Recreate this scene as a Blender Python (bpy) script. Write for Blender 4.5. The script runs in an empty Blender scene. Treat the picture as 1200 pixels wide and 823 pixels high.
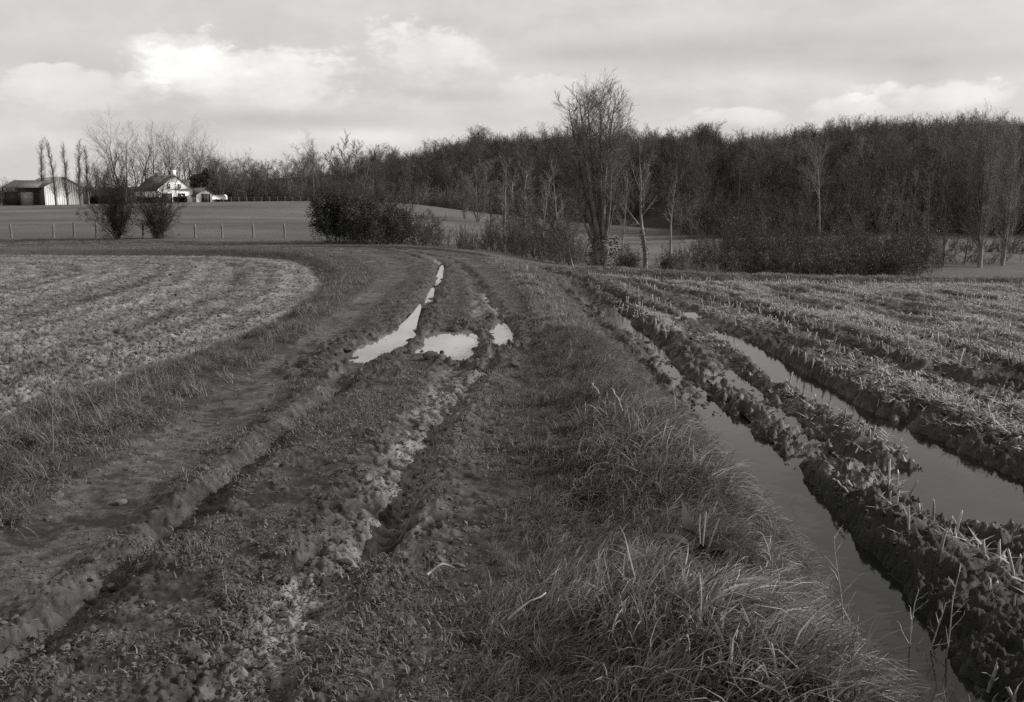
import bpy, math, random
import numpy as np
from math import radians, sin, cos, pi, sqrt, tan, atan2

# ------------------------------------------------------------------ camera, sky, sun, exposure
SC = bpy.context.scene
COL = SC.collection
FPX = 1097.0
TILT = math.atan(181.5 / FPX)
EYE = 1.7
cam_d = bpy.data.cameras.new('camera'); cam = bpy.data.objects.new('camera', cam_d); COL.objects.link(cam)
cam_d.sensor_width = 36.0; cam_d.lens = FPX * 36.0 / 1200.0
cam_d.clip_start = 0.05; cam_d.clip_end = 5000
cam.location = (0, 0, EYE); cam.rotation_euler = (pi / 2 - TILT, 0, 0)
SC.camera = cam

SUN_AZ, SUN_EL = radians(82), radians(25)        # azimuth clockwise from +Y: from the right, a little ahead
SDIR = np.array([cos(SUN_EL) * sin(SUN_AZ), cos(SUN_EL) * cos(SUN_AZ), sin(SUN_EL)])
sun_d = bpy.data.lights.new('sun', 'SUN'); sun = bpy.data.objects.new('sun', sun_d); COL.objects.link(sun)
sun_d.energy = 5.0; sun_d.angle = radians(0.5); sun_d.color = (1.0, 0.985, 0.962)
import mathutils
sun.rotation_euler = mathutils.Vector((-SDIR[0], -SDIR[1], -SDIR[2])).to_track_quat('-Z', 'Y').to_euler()
sun.location = (60, 10, 60)

SC.view_settings.view_transform = 'Standard'; SC.view_settings.look = 'None'
SC.view_settings.exposure = 0.14; SC.view_settings.gamma = 1.0
SC.render.engine = 'CYCLES'
SC.cycles.use_denoising = False; SC.cycles.sample_clamp_indirect = 2.0; SC.cycles.sample_clamp_direct = 12.0
SC.cycles.max_bounces = 6; SC.cycles.diffuse_bounces = 3; SC.cycles.glossy_bounces = 3
SC.cycles.transparent_max_bounces = 8; SC.cycles.caustics_reflective = False; SC.cycles.caustics_refractive = False

W = bpy.data.worlds.new('World'); SC.world = W; W.use_nodes = True
nt = W.node_tree; nt.nodes.clear()
def N(t, tp, **kw):
    n = t.nodes.new(tp)
    for k, v in kw.items(): setattr(n, k, v)
    return n
def L(t, a, b): t.links.new(a, b)
def mth(t, op, a, b=None, c=None, clamp=False):
    n = t.nodes.new('ShaderNodeMath'); n.operation = op; n.use_clamp = clamp
    for i, v in enumerate((a, b, c)):
        if v is None: continue
        if isinstance(v, (int, float)): n.inputs[i].default_value = v
        else: t.links.new(v, n.inputs[i])
    return n.outputs[0]
def sstep(t, v, a, b):
    n = t.nodes.new('ShaderNodeMapRange'); n.interpolation_type = 'SMOOTHSTEP'
    t.links.new(v, n.inputs[0]); n.inputs[1].default_value = a; n.inputs[2].default_value = b
    n.inputs[3].default_value = 0; n.inputs[4].default_value = 1
    return n.outputs[0]
def mixf(t, f, a, b):
    n = t.nodes.new('ShaderNodeMix'); n.data_type = 'FLOAT'
    for i, v in ((0, f), (2, a), (3, b)):
        if isinstance(v, (int, float)): n.inputs[i].default_value = v
        else: t.links.new(v, n.inputs[i])
    return n.outputs[0]
def noise(t, vec, scale, detail=4, rough=0.55, dist=0.0, lac=2.0):
    n = t.nodes.new('ShaderNodeTexNoise'); n.inputs['Scale'].default_value = scale
    n.inputs['Detail'].default_value = detail; n.inputs['Roughness'].default_value = rough
    n.inputs['Distortion'].default_value = dist; n.inputs['Lacunarity'].default_value = lac
    if vec is not None: t.links.new(vec, n.inputs['Vector'])
    return n.outputs['Fac']

sky = N(nt, 'ShaderNodeTexSky', sky_type='NISHITA', sun_disc=False)
sky.sun_elevation = SUN_EL; sky.sun_rotation = SUN_AZ
sky.air_density = 1.0; sky.dust_density = 1.5; sky.ozone_density = 1.0
bw = N(nt, 'ShaderNodeRGBToBW'); L(nt, sky.outputs[0], bw.inputs[0])
tc = N(nt, 'ShaderNodeTexCoord')
sep = N(nt, 'ShaderNodeSeparateXYZ'); L(nt, tc.outputs['Generated'], sep.inputs[0])
X, Y, Z = sep.outputs
hyp = mth(nt, 'SQRT', mth(nt, 'ADD', mth(nt, 'MULTIPLY', X, X), mth(nt, 'MULTIPLY', Y, Y)))
az = mth(nt, 'ARCTAN2', X, Y)                     # radians, 0 = +Y
el = mth(nt, 'ARCTAN2', Z, hyp)
zz = mth(nt, 'ADD', mth(nt, 'MAXIMUM', Z, 0.0), 0.10)
cx = mth(nt, 'DIVIDE', X, zz); cy = mth(nt, 'DIVIDE', Y, zz)
cv = N(nt, 'ShaderNodeCombineXYZ'); L(nt, cx, cv.inputs[0]); L(nt, cy, cv.inputs[1])
ae = N(nt, 'ShaderNodeCombineXYZ'); L(nt, az, ae.inputs[0]); L(nt, mth(nt, 'MULTIPLY', el, 1.9), ae.inputs[1])
big = noise(nt, cv.outputs[0], 0.33, 5, 0.5, 0.4)
fine = noise(nt, ae.outputs[0], 7.0, 8, 0.58, 0.1)
fine2 = noise(nt, ae.outputs[0], 19.0, 7, 0.6, 0.0)
fine3 = noise(nt, ae.outputs[0], 60.0, 5, 0.6, 0.0)
wob = mth(nt, 'ADD', mth(nt, 'MULTIPLY', mth(nt, 'SUBTRACT', fine, 0.5), 1.7), mth(nt, 'MULTIPLY', mth(nt, 'SUBTRACT', fine2, 0.5), 1.0))
wob = mth(nt, 'ADD', wob, mth(nt, 'MULTIPLY', mth(nt, 'SUBTRACT', fine3, 0.5), 0.35))
val = mth(nt, 'ADD', 6.7, mth(nt, 'MULTIPLY', mth(nt, 'SUBTRACT', big, 0.5), 1.9))
val = mth(nt, 'ADD', val, mth(nt, 'MULTIPLY', mth(nt, 'SUBTRACT', fine, 0.5), 4.2))
val = mth(nt, 'ADD', val, mth(nt, 'MULTIPLY', mth(nt, 'SUBTRACT', fine2, 0.5), 1.4))
# cloud banks standing in this part of the sky: azimuth, elevation, half sizes, brightness change, softness
def azel(px, py):
    u = (px - 600) / FPX; v = (411.5 - py) / FPX
    d = (u, cos(TILT) + v * sin(TILT), -sin(TILT) + v * cos(TILT))
    return atan2(d[0], d[1]), atan2(d[2], sqrt(d[0]**2 + d[1]**2))
for px, py, rx, ry, dv, cum in (
        (880, 56, 330, 30, -1.3, 0), (1080, 74, 200, 20, -0.9, 0), (680, 64, 130, 18, -0.7, 0), (520, 112, 150, 13, -0.9, 0), (330, 140, 190, 17, -1.3, 0), (190, 150, 130, 12, -0.7, 0), (90, 75, 120, 25, -0.8, 0),
        (790, 100, 190, 22, 0.8, 0), (120, 168, 200, 15, 0.9, 0), (450, 160, 140, 13, 1.1, 0),
        (320, 100, 155, 46, 2.3, 1), (228, 80, 75, 42, 2.0, 1), (370, 92, 80, 28, 0.9, 1), (505, 70, 80, 44, 2.3, 1), (430, 116, 70, 16, 0.8, 1), (105, 116, 105, 30, 1.6, 1), (640, 110, 70, 22, 0.9, 1),
        (1090, 116, 78, 24, 2.4, 1), (1000, 128, 60, 15, 1.7, 1), (860, 140, 72, 16, 2.0, 1)):
    a0, e0 = azel(px, py); ra = rx / FPX; re = ry / FPX
    da = mth(nt, 'DIVIDE', mth(nt, 'SUBTRACT', az, a0), ra); de = mth(nt, 'DIVIDE', mth(nt, 'SUBTRACT', el, e0), re)
    r2 = mth(nt, 'ADD', mth(nt, 'MULTIPLY', da, da), mth(nt, 'MULTIPLY', de, de))
    m = mth(nt, 'ADD', mth(nt, 'SUBTRACT', 1.0, mth(nt, 'SQRT', r2)), mth(nt, 'MULTIPLY', wob, 1.1 if cum else 0.7))
    if cum:                                        # heaped cloud: crisp above, fading into its own grey base
        wd = mth(nt, 'SUBTRACT', 0.62, mth(nt, 'MULTIPLY', mth(nt, 'MINIMUM', mth(nt, 'MAXIMUM', de, -1.0), 1.0), 0.42))
        m = mth(nt, 'DIVIDE', m, wd); m = sstep(nt, m, 0.0, 1.0)
        sh = mth(nt, 'ADD', 0.62, mth(nt, 'MULTIPLY', mth(nt, 'MINIMUM', mth(nt, 'MAXIMUM', de, -1.2), 1.0), 0.38))
        sh = mth(nt, 'ADD', sh, mth(nt, 'MULTIPLY', mth(nt, 'SUBTRACT', fine2, 0.5), 0.8))
        m = mth(nt, 'MULTIPLY', m, sh)
    else: m = sstep(nt, m, 0.0, 1.0)
    val = mth(nt, 'ADD', val, mth(nt, 'MULTIPLY', m, dv))
val = mth(nt, 'MAXIMUM', val, 2.0)
tot = mixf(nt, 0.82, bw.outputs[0], val)
tint = N(nt, 'ShaderNodeVectorMath', operation='SCALE'); tint.inputs[0].default_value = (1.0, 0.982, 0.955); L(nt, tot, tint.inputs['Scale'])
bg = N(nt, 'ShaderNodeBackground'); bg.inputs['Strength'].default_value = 0.10; L(nt, tint.outputs[0], bg.inputs[0])
wo = N(nt, 'ShaderNodeOutputWorld'); L(nt, bg.outputs[0], wo.inputs[0])

# ------------------------------------------------------------------ numpy helpers
RNG = np.random.default_rng(11)
random.seed(5)
def hash2(ix, iy, s):
    h = (ix.astype(np.int64) * 374761393 + iy.astype(np.int64) * 668265263 + s * 1442695041) & 0xffffffff
    h = ((h ^ (h >> 13)) * 1274126177) & 0xffffffff
    return ((h ^ (h >> 16)) & 0xffff) / 65535.0
def vnoise(x, y, s=0):
    ix = np.floor(x); iy = np.floor(y); fx = x - ix; fy = y - iy
    fx = fx * fx * fx * (fx * (fx * 6 - 15) + 10); fy = fy * fy * fy * (fy * (fy * 6 - 15) + 10)
    a = hash2(ix, iy, s); b = hash2(ix + 1, iy, s); c = hash2(ix, iy + 1, s); d = hash2(ix + 1, iy + 1, s)
    return (a + (b - a) * fx) * (1 - fy) + (c + (d - c) * fx) * fy - 0.5
def fbm(x, y, sc, oct=4, s=0, gain=0.5):
    r = 0; a = 1.0
    ca, sa = cos(0.6), sin(0.6)
    x = x * sc; y = y * sc
    for k in range(oct):
        r = r + a * vnoise(x, y, s + k * 17); a *= gain
        x, y = (ca * x - sa * y) * 2.03 + 11.3, (sa * x + ca * y) * 2.03 + 5.7
    return r
def ss(a, b, v):
    t = np.clip((v - a) / (b - a), 0, 1); return t * t * (3 - 2 * t)

def ray(px, py):
    u = (px - 600) / FPX; v = (411.5 - py) / FPX
    return np.array([u, cos(TILT) + v * sin(TILT), -sin(TILT) + v * cos(TILT)])
def at(px, py, dist):                            # a point seen at that pixel, dist metres ahead
    d = ray(px, py); k = dist / d[1]; return np.array([d[0] * k, dist, EYE + d[2] * k])
def z_track(y): return -0.02 * np.asarray(y, float)
def z_right(y): y = np.asarray(y, float); return np.where(y < 16, -0.80, -0.80 - 0.0315 * (y - 16))
def on(pts, f, dz=0.0):                          # pixels -> ground points on a level profile f(y)
    out = []
    for p in pts:
        d = ray(p[0], p[1]); lo, hi = 0.5, 400.0
        for _ in range(50):
            k = 0.5 * (lo + hi)
            if EYE + d[2] * k > float(f(d[1] * k)) + dz: lo = k
            else: hi = k
        out.append((d[0] * lo, d[1] * lo))
    return np.array(out)

def poly_dist(x, y, P, pad, wid=None):
    """distance to polyline, arc parameter and side (+ right of travel), limited to its neighbourhood"""
    D = np.full(x.shape, 1e6); S = np.zeros(x.shape); SG = np.zeros(x.shape); WI = np.zeros(x.shape)
    lo = P.min(0) - pad; hi = P.max(0) + pad
    m = (x > lo[0]) & (x < hi[0]) & (y > lo[1]) & (y < hi[1])
    if not m.any(): return D, S, SG, WI
    xx = x[m]; yy = y[m]
    d = np.full(xx.shape, 1e6); s = np.zeros(xx.shape); g = np.zeros(xx.shape); wv = np.zeros(xx.shape)
    acc = 0.0
    for i in range(len(P) - 1):
        a = P[i]; b = P[i + 1]; ab = b - a; l = np.hypot(*ab) + 1e-9
        t = np.clip(((xx - a[0]) * ab[0] + (yy - a[1]) * ab[1]) / l**2, 0, 1)
        ex = xx - a[0] - t * ab[0]; ey = yy - a[1] - t * ab[1]; e = np.hypot(ex, ey)
        k = e < d
        d[k] = e[k]; s[k] = acc + t[k] * l
        g[k] = np.sign(ab[1] * ex[k] - ab[0] * ey[k])
        if wid is not None: wv[k] = wid[i] + (wid[i + 1] - wid[i]) * t[k]
        acc += l
    D[m] = d; S[m] = s; SG[m] = g; WI[m] = wv
    return D, S, SG, WI
def inside(x, y, P):
    r = np.zeros(x.shape, bool)
    for i in range(len(P)):
        a = P[i]; b = P[(i + 1) % len(P)]
        c = (a[1] > y) != (b[1] > y)
        if c.any():
            xi = a[0] + (y[c] - a[1]) * (b[0] - a[0]) / (b[1] - a[1])
            r[c] ^= x[c] < xi
    return r
def sdpoly(x, y, P, pad=6.0):                    # + inside
    D = poly_dist(x, y, np.vstack([P, P[:1]]), pad)[0]
    D = np.minimum(D, pad)
    return np.where(inside(x, y, P), D, -D)
def smooth_line(P, n=4):
    P = np.asarray(P, float)
    for _ in range(n // 2):
        Q = [P[0]]
        for i in range(len(P) - 1):
            Q += [P[i] * .75 + P[i + 1] * .25, P[i] * .25 + P[i + 1] * .75]
        Q.append(P[-1]); P = np.array(Q)
    return P

# ------------------------------------------------------------------ the lines of the place
PL = on([(-220, 760), (-60, 660), (45, 578), (150, 512), (250, 450), (330, 405), (390, 365), (432, 333), (436, 314), (405, 301), (340, 294), (263, 291), (150, 289), (45, 288), (-250, 287)], z_track)
PR = on([(500, 900), (535, 790), (560, 690), (572, 600), (590, 520), (610, 450), (622, 400), (612, 352), (585, 318), (545, 299), (485, 290), (400, 285.5), (300, 284), (150, 282.5), (45, 281.5), (-250, 280.5)], z_track)
PATH = np.vstack([PL, PR[::-1]])
zl = lambda y: z_track(y) - 0.22
FL = on([(-420, 690), (-150, 560), (45, 492), (150, 456), (205, 430), (263, 409), (322, 383), (369, 347), (381, 332), (371, 318), (341, 307), (263, 301), (140, 297.5), (45, 295.5), (-300, 294)], zl)
FLP = np.vstack([FL, [[-60, FL[-1][1]], [-60, FL[0][1]]]])
FRl = on([(1085, 960), (1020, 790), (985, 722), (930, 652), (858, 575), (800, 500), (762, 452), (703, 390), (660, 347), (642, 327), (634, 318)], z_right)
FRP = np.vstack([FRl, [[2.5, 38.5], [8, 38], [16, 37.3], [60, 37], [60, FRl[0][1]]]])
def edges(rows, dz):
    Lp = on([(r[1], r[0]) for r in rows], z_right, dz); Rp = on([(r[2], r[0]) for r in rows], z_right, dz)
    return (Lp + Rp) / 2, np.hypot(*(Rp - Lp).T) / 2
R1C, R1W = edges([(900, 1075, 1225), (830, 1035, 1150), (780, 1010, 1105), (713, 985, 1060), (655, 940, 1010), (605, 900, 965), (550, 862, 920), (505, 828, 880), (465, 800, 838), (436, 775, 802), (402, 740, 765), (370, 700, 715), (343, 668, 677), (324, 645, 650)], -0.14)
R2C, R2W = edges([(1050, 1810, 2070), (760, 1400, 1560), (650, 1240, 1340), (600, 1160, 1250), (572, 1120, 1200), (553, 1094, 1166), (534, 1068, 1128), (514, 1032, 1089), (497, 1001, 1050), (477, 958, 1008), (453, 918, 966), (423, 876, 913), (394, 828, 860), (375, 795, 815), (360, 768, 782), (345, 733, 741), (332, 695, 699), (321, 650, 653)], -0.14)
R3C, R3W = edges([(570, 985, 1010), (545, 956, 984), (520, 928, 960), (490, 892, 926), (460, 860, 886), (430, 826, 844), (405, 790, 800)], -0.1)
R4C, R4W = edges([(625, 1140, 1200), (606, 1110, 1165), (590, 1080, 1140), (572, 1058, 1108), (556, 1048, 1075)], -0.14)
R5C, R5W = edges([(470, 1140, 1260), (440, 1060, 1075), (410, 985, 995), (385, 920, 926), (362, 850, 856), (347, 790, 795), (335, 735, 738)], -0.1)   # shallow wheel line further out
R6C, R6W = edges([(372, 760, 768), (360, 730, 740), (345, 700, 708), (333, 672, 680), (325, 655, 660)], -0.1)
TLANE = on([(-160, 790), (-60, 715), (60, 630), (150, 563), (250, 486), (330, 428), (390, 380), (440, 343), (470, 322), (468, 307), (430, 298), (340, 291), (250, 288.5), (60, 286.5), (-200, 285.5)], z_track)
TRUT = on([(-60, 830), (45, 738), (130, 668), (200, 612), (300, 527), (390, 457), (430, 418), (478, 392), (494, 367), (508, 345), (517, 325), (508, 309), (475, 297), (420, 291), (340, 288), (250, 286), (60, 284.5), (-200, 283.5)], z_track)
TBR = on([(255, 860), (330, 755), (395, 665), (452, 580), (490, 510), (522, 450), (548, 412), (562, 385), (566, 355), (556, 328), (535, 308), (490, 295), (430, 288.5), (340, 286), (60, 283), (-200, 282)], z_track)
TBR2 = on([(430, 660), (470, 585), (505, 520), (540, 465), (580, 420), (592, 395), (588, 370), (572, 345)], z_track)
PUD = [  # puddles in the track: outline pixels
    [(397, 440), (398, 420), (412, 406), (438, 398), (462, 387), (477, 376), (486, 367), (491, 361), (494, 363), (490, 374), (485, 388), (475, 408), (452, 417), (430, 426), (412, 440)],
    [(480, 416), (486, 403), (498, 394), (514, 390), (534, 391), (548, 388), (557, 393), (558, 406), (552, 418), (543, 428), (532, 424), (516, 421), (498, 420)],
    [(572, 396), (576, 385), (586, 378), (596, 384), (606, 396), (600, 406), (588, 416), (578, 408)],
    [(490, 362), (498, 347), (506, 338), (510, 341), (503, 356)], [(505, 338), (511, 325), (517, 313), (521, 316), (517, 328), (511, 339)], [(514, 314), (508, 307), (498, 303), (500, 301), (514, 305), (521, 313)],
]
PUDW = [smooth_line(np.vstack([q, q[:1]]), 4) for q in (on(p, z_track, -0.06) for p in PUD)]
PUDW = [q[:-1] for q in PUDW]

# ------------------------------------------------------------------ terrain height
def drop_right(x, y):
    sd = sdpoly(x, y, FRP, 8.0)
    wdt = np.clip(0.75 + 0.03 * y, 0.75, 1.8)
    D = 0.80 + z_track(y) * 0 + (-0.02 * y) - z_right(y) + 0.0
    D = 0.80 - 0.02 * np.minimum(y, 16) + np.clip(y - 16, 0, 30) * 0.0115
    D = D * (1 - 0.35 * ss(24, 38, y) * (1 - ss(3, 7, x)))
    return D * ss(-wdt, 0.10, sd), sd
def fit_base():
    C = []
    for y in (-30, -8, 1, 5, 10, 16, 24, 32):
        for x in (-22, -9, -2.5, 2, 9, 24):
            C.append((x, y, -0.02 * max(y, -10)))
    for px, py, d in ((-60, 286, 60), (45, 286, 58), (200, 286, 58), (340, 286.5, 56), (440, 288, 52), (520, 291, 50), (560, 293, 50), (600, 305, 42), (63, 279, 66), (229, 279, 66), (333, 279.5, 66), (430, 280, 66), (500, 283, 66), (560, 289, 64),
                      (45, 262, 115), (230, 260, 115), (360, 259, 115), (470, 261, 110), (560, 276, 95), (-200, 245, 200), (45, 240.5, 210), (222, 237.5, 220), (330, 236.5, 220), (440, 237, 200), (500, 241, 190), (570, 250, 180), (640, 258, 175), (740, 265, 165), (815, 272, 160),
                      (640, 295, 95), (700, 302, 92), (760, 300, 100), (700, 285, 130), (860, 290, 110), (1000, 285, 115), (1130, 300, 90), (1168, 318, 72), (1300, 318, 72), (705, 320, 50), (640, 322, 47), (760, 326, 48), (900, 338, 48), (1100, 342, 48), (1300, 342, 48), (850, 315, 70), (1000, 318, 70), (650, 310, 66),
                      (880, 277, 135), (1000, 280, 130), (1130, 285, 125), (1350, 285, 125)):
        p = at(px, py, d); C.append((p[0], p[1], p[2] + dr1(p[0], p[1])))
    for px, d, z in ((700, 195, -6.5), (815, 190, -5), (570, 215, -3.5), (470, 235, -1), (440, 240, -0.5), (560, 250, -2.5), (700, 250, -3), (560, 310, 12), (640, 310, 13), (470, 310, 7), (440, 330, 6), (560, 350, 17), (640, 350, 18), (740, 350, 18), (480, 350, 11), (330, 300, 0.5), (200, 320, 0), (0, 320, 0), (-300, 320, 0),
                     (760, 310, 12), (900, 165, -1.5), (1050, 160, -1), (1200, 155, -1), (900, 205, 6), (1050, 200, 8), (1200, 200, 8), (820, 250, 8), (900, 250, 12), (1050, 250, 16), (1300, 250, 16), (900, 300, 15), (1050, 300, 18), (1300, 300, 18),
                     (0, 600, 2), (600, 600, 20), (1200, 600, 22), (0, 1200, 2), (600, 1200, 20), (1200, 1200, 20), (-900, 300, 0), (2200, 300, 7), (-900, 100, -1), (2400, 60, -4)):
        C.append(((px - 600) / FPX * d, d, z))
    return np.array(C)
def dr1(x, y): return float(drop_right(np.array([x], float), np.array([y], float))[0][0])
CT = fit_base()
def _phi(dx, dy, cc): return -np.sqrt(dx * dx + dy * dy + cc)
_cc = np.full(len(CT), 6.0**2)
_A = np.zeros((len(CT) + 3, len(CT) + 3)); n_ = len(CT)
for j in range(n_): _A[:n_, j] = _phi(CT[:, 0] - CT[j, 0], CT[:, 1] - CT[j, 1], _cc[j])
_A[:n_, n_] = 1; _A[:n_, n_ + 1] = CT[:, 0] / 100; _A[:n_, n_ + 2] = CT[:, 1] / 100
_A[n_:, :n_] = _A[:n_, n_:].T
_A[:n_, :n_] += np.eye(n_) * 0.8
_w = np.linalg.solve(_A, np.concatenate([CT[:, 2], [0, 0, 0]]))
def base_rbf(x, y):
    r = _w[n_] + _w[n_ + 1] * x / 100 + _w[n_ + 2] * y / 100
    for j in range(n_): r = r + _w[j] * _phi(x - CT[j, 0], y - CT[j, 1], _cc[j])
    return r
def trough(z, d, w, depth, lip, lipw=0.22, soft=0.16):
    """sink z along a rut of half width w, with pushed-up lips beside it"""
    t = 1 - ss(w - soft * 0.3, w + soft, d)
    l = np.exp(-((d - w - soft - lipw * 0.45) / lipw)**2) * (d > w - 0.05)
    return z - depth * t + lip * l
def terrain(x, y):
    x = np.asarray(x, float); y = np.asarray(y, float)
    A = {}
    z = base_rbf(x, y)
    near = 1 - ss(30, 48, y)
    flat = -0.02 * y
    k = (1 - ss(26, 40, y)) * (1 - ss(28, 40, np.abs(x)))
    z = z + (flat - z) * k
    dr, sdR = drop_right(x, y)
    z = z - dr
    sdL = sdpoly(x, y, FLP, 30.0); sdP = sdpoly(x, y, PATH, 8.0)
    wl = np.clip(0.35 + 0.012 * y, 0.35, 1.0)
    z = z - (0.22 + 0.12 * ss(25, 50, y)) * ss(-wl, 0.1, sdL)
    inR = ss(-0.1, 0.25, sdR) ; inL = ss(-0.12, 0.2, sdL); inP = ss(-0.15, 0.2, sdP)
    verge = (1 - ss(-0.15, 0.1, sdR)) * (1 - ss(-0.2, 0.1, sdP)) * (1 - ss(40, 52, y)) * (x > -4) * ss(-2.6, -1.9, sdR)
    n_big = fbm(x, y, 0.35, 3, 1); n_mid = fbm(x, y, 1.3, 4, 2); n_sm = fbm(x, y, 6.0, 4, 3, 0.6); n_cl = fbm(x, y, 17.0, 3, 4, 0.6); n_fi = fbm(x, y, 40.0, 2, 6, 0.6)
    # a crown along the verge
    z = z + 0.10 * verge * ss(-1.8, -0.9, sdR) * (0.85 + 0.5 * np.clip(n_mid + .3, 0, 1))
    z = z + near * (n_big * 0.05 + n_mid * 0.05 * (0.6 - 0.1 * verge) + n_sm * 0.018)
    # left field: harrowed ridges and clods
    rows_l = np.sin((sdL + n_big * 0.5 + n_mid * 0.10) * 2 * pi / 0.9) + 1.0 * np.sin((sdL + n_big * 0.6) * 2 * pi / 3.0)
    clod = np.maximum(n_cl, 0.0) * 0.03 + np.abs(n_sm) * 0.02 + n_fi * 0.045
    z = z + inL * (clod + 0.022 * rows_l) * (1 - ss(45, 60, y))
    # right field: stubble ridges
    rowx = x + 0.0009 * np.clip(y - 12, 0, 40)**2 + 0.10 * n_big
    rid = np.cos(2 * pi * rowx / 0.75); streak = fbm(rowx, y * 0.16, 1.9, 4, 41, 0.6)
    z = z + inR * (0.02 * rid + 0.07 * streak + np.maximum(n_cl, -0.02) * 0.06 + n_sm * 0.05) * (1 - ss(36, 45, y))
    wet = np.zeros_like(z); light = np.zeros_like(z); churn = np.zeros_like(z); low = np.zeros_like(z)
    wob = n_mid * 0.10 + n_sm * 0.06
    wobr = n_mid * 0.09 + n_sm * 0.028 + n_cl * 0.008
    for C, Wd, dep, lip, lw, wt, y0, y1, ys_, lk in ((R1C, R1W, 0.32, 0.06, 0.28, 1.0, 8.5, 12.8, None, .6), (R2C, R2W - .01, 0.26, 0.03, 0.20, 1.0, 15.8, 19.0, None, 0.0), (R3C, R3W + .05, 0.17, 0.0, 0.20, 0.9, 13, 15, (8.4, 9.4), 0.0),
                                        (R4C, R4W, 0.24, 0.0, 0.15, 1.0, 20, 30, (6.9, 7.5), 0.0), (R5C, R5W, 0.10, 0.03, 0.22, 0.5, 50, 60, None, .6), (R6C, R6W, 0.14, 0.05, 0.25, 0.3, 50, 60, None, .6)):
        d, s, sg, wv = poly_dist(x, y, C, 2.0, Wd)
        wv = np.maximum(wv, 0.10)
        dd = d + wobr
        dep = dep * (1 - (0.95 if C is R2C else 0.62) * ss(y0, y1, y)) * (ss(*ys_, y) if ys_ else 1.0)
        lipk = np.where(sg > 0, 1.0, lk) * np.clip(1 + 0.7 * n_sm + 0.8 * n_mid, 0.2, 1.6)
        lipk = np.where((sg < 0) & (sdR < 0.35), 0.05, lipk)
        nz = trough(z, dd, wv, dep, lip * lipk, lw, 0.22)
        dk = ss(0.0, 0.5, 2.0 - d)
        z = z + (nz - z) * dk
        b = 1 - ss(wv, wv + 0.22, dd); wet = np.maximum(wet, b * wt)
        churn = np.maximum(churn, 1 - ss(wv + 0.2, wv + 0.75, d))
        if C is R2C or C is R3C or C is R4C: low = np.maximum(low, 1 - ss(wv + 0.15, wv + 0.7, np.where(sg < 0, d * 0.75, d)))
        if C is R1C: low = low * 1.0; nr1 = 1 - ss(wv + .05, wv + .45, d)
    z = z + churn * inR * (np.maximum(n_sm, -0.05) * 0.016 + n_cl * 0.020 + n_fi * 0.020 - 0.025 - 0.045 * low * (1 - 0.7 * nr1) * (1 - ss(13.5, 16.5, y))) * (1 - 0.7 * wet)
    # the track: smooth lane, old rut, pale muddy rut
    d, s, sg, _ = poly_dist(x, y, TLANE, 1.5)
    z = z + 0.006 * np.sin((s + 0.6 * sg * d) * 2 * pi / 0.17) * (1 - ss(.16, .26, d)) * ss(.0, .25, n_mid) * (1 - ss(12, 15, y))
    lane = 1 - ss(0.20, 0.42, d + wob * 0.8); lane = lane * inP
    z = z - 0.06 * (1 - ss(0.15, 0.55, d)) * inP * near - lane * n_sm * 0.012
    A['lane'] = lane
    d, s, sg, _ = poly_dist(x, y, TRUT, 1.5)
    dd = d + wob * 0.4
    z = trough(z, dd, 0.055, 0.115, 0.010, 0.13, 0.13); z = z + (1 - ss(.2, .45, d)) * (n_cl * 0.009 + n_fi * 0.012)
    wet = np.maximum(wet, 0.45 * (1 - ss(0.08, 0.2, dd)))
    d, s, sg, _ = poly_dist(x, y, TBR, 1.5)
    dd = d + wob * 0.5
    z = trough(z, dd, 0.10, 0.055, 0.02, 0.12, 0.16)
    z = z + 0.011 * np.sin((s + 0.5 * d) * 2 * pi / 0.15) * (1 - ss(.14, .24, d)) * (1 - ss(12, 15, y)) * ss(-.25, .1, n_mid)
    lt = (1 - ss(0.10, 0.26, dd + n_sm * 0.15)) * (0.55 + 1.2 * np.clip(n_mid, -.3, .5)) * (1 - ss(16, 22, y))
    light = np.maximum(light, np.clip(lt * (1.0 + 1.5 * n_sm + 1.3 * n_cl), 0, 1))
    ch2 = (1 - ss(0.25, 0.5, d)) * inP
    d, s, sg, _ = poly_dist(x, y, TBR2, 1.5)
    dd = d + wob * 0.5
    z = trough(z, dd, 0.04, 0.075, 0.03, 0.10, 0.12)
    lt = (1 - ss(0.10, 0.22, dd + n_sm * 0.15)) * 0.6
    light = np.maximum(light, np.clip(lt * (1.0 + 1.5 * n_sm + 1.3 * n_cl), 0, 1))
    ch2 = np.maximum(ch2, (1 - ss(0.25, 0.5, d)) * inP)
    # churned mud round the puddles and the puddle hollows
    pc = np.zeros_like(z); hol = np.zeros_like(z)
    for P in PUDW:
        sd = sdpoly(x, y, P, 1.6)
        hol = np.maximum(hol, ss(-0.11, 0.06, sd + n_sm * 0.20 + n_cl * 0.09 + n_mid * 0.08)); pc = np.maximum(pc, ss(-0.75, -0.05, sd + n_mid * 0.5))
    rim = pc * (1 - hol); z = z + (np.maximum(z, flat - 0.035 + n_sm * 0.05) - z) * ss(0.04, 0.35, rim)
    z = z + (np.minimum(z, flat - 0.115) - z) * hol
    lip2 = pc * (1 - hol)
    z = z + lip2 * (0.015 + np.maximum(n_sm, -0.1) * 0.10 + n_cl * 0.05 + n_fi * 0.02)
    z = z + ch2 * (1 - hol) * (n_sm * 0.025 + n_cl * 0.018 + n_fi * 0.012)
    z = z + near * (1 - hol) * (1 - 0.7 * lane) * (n_fi * 0.010 + n_cl * 0.005)
    wet = np.maximum(wet, pc * 0.75)
    light = light * (1 - 0.8 * pc) * (1 - wet * 0.3)
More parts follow.
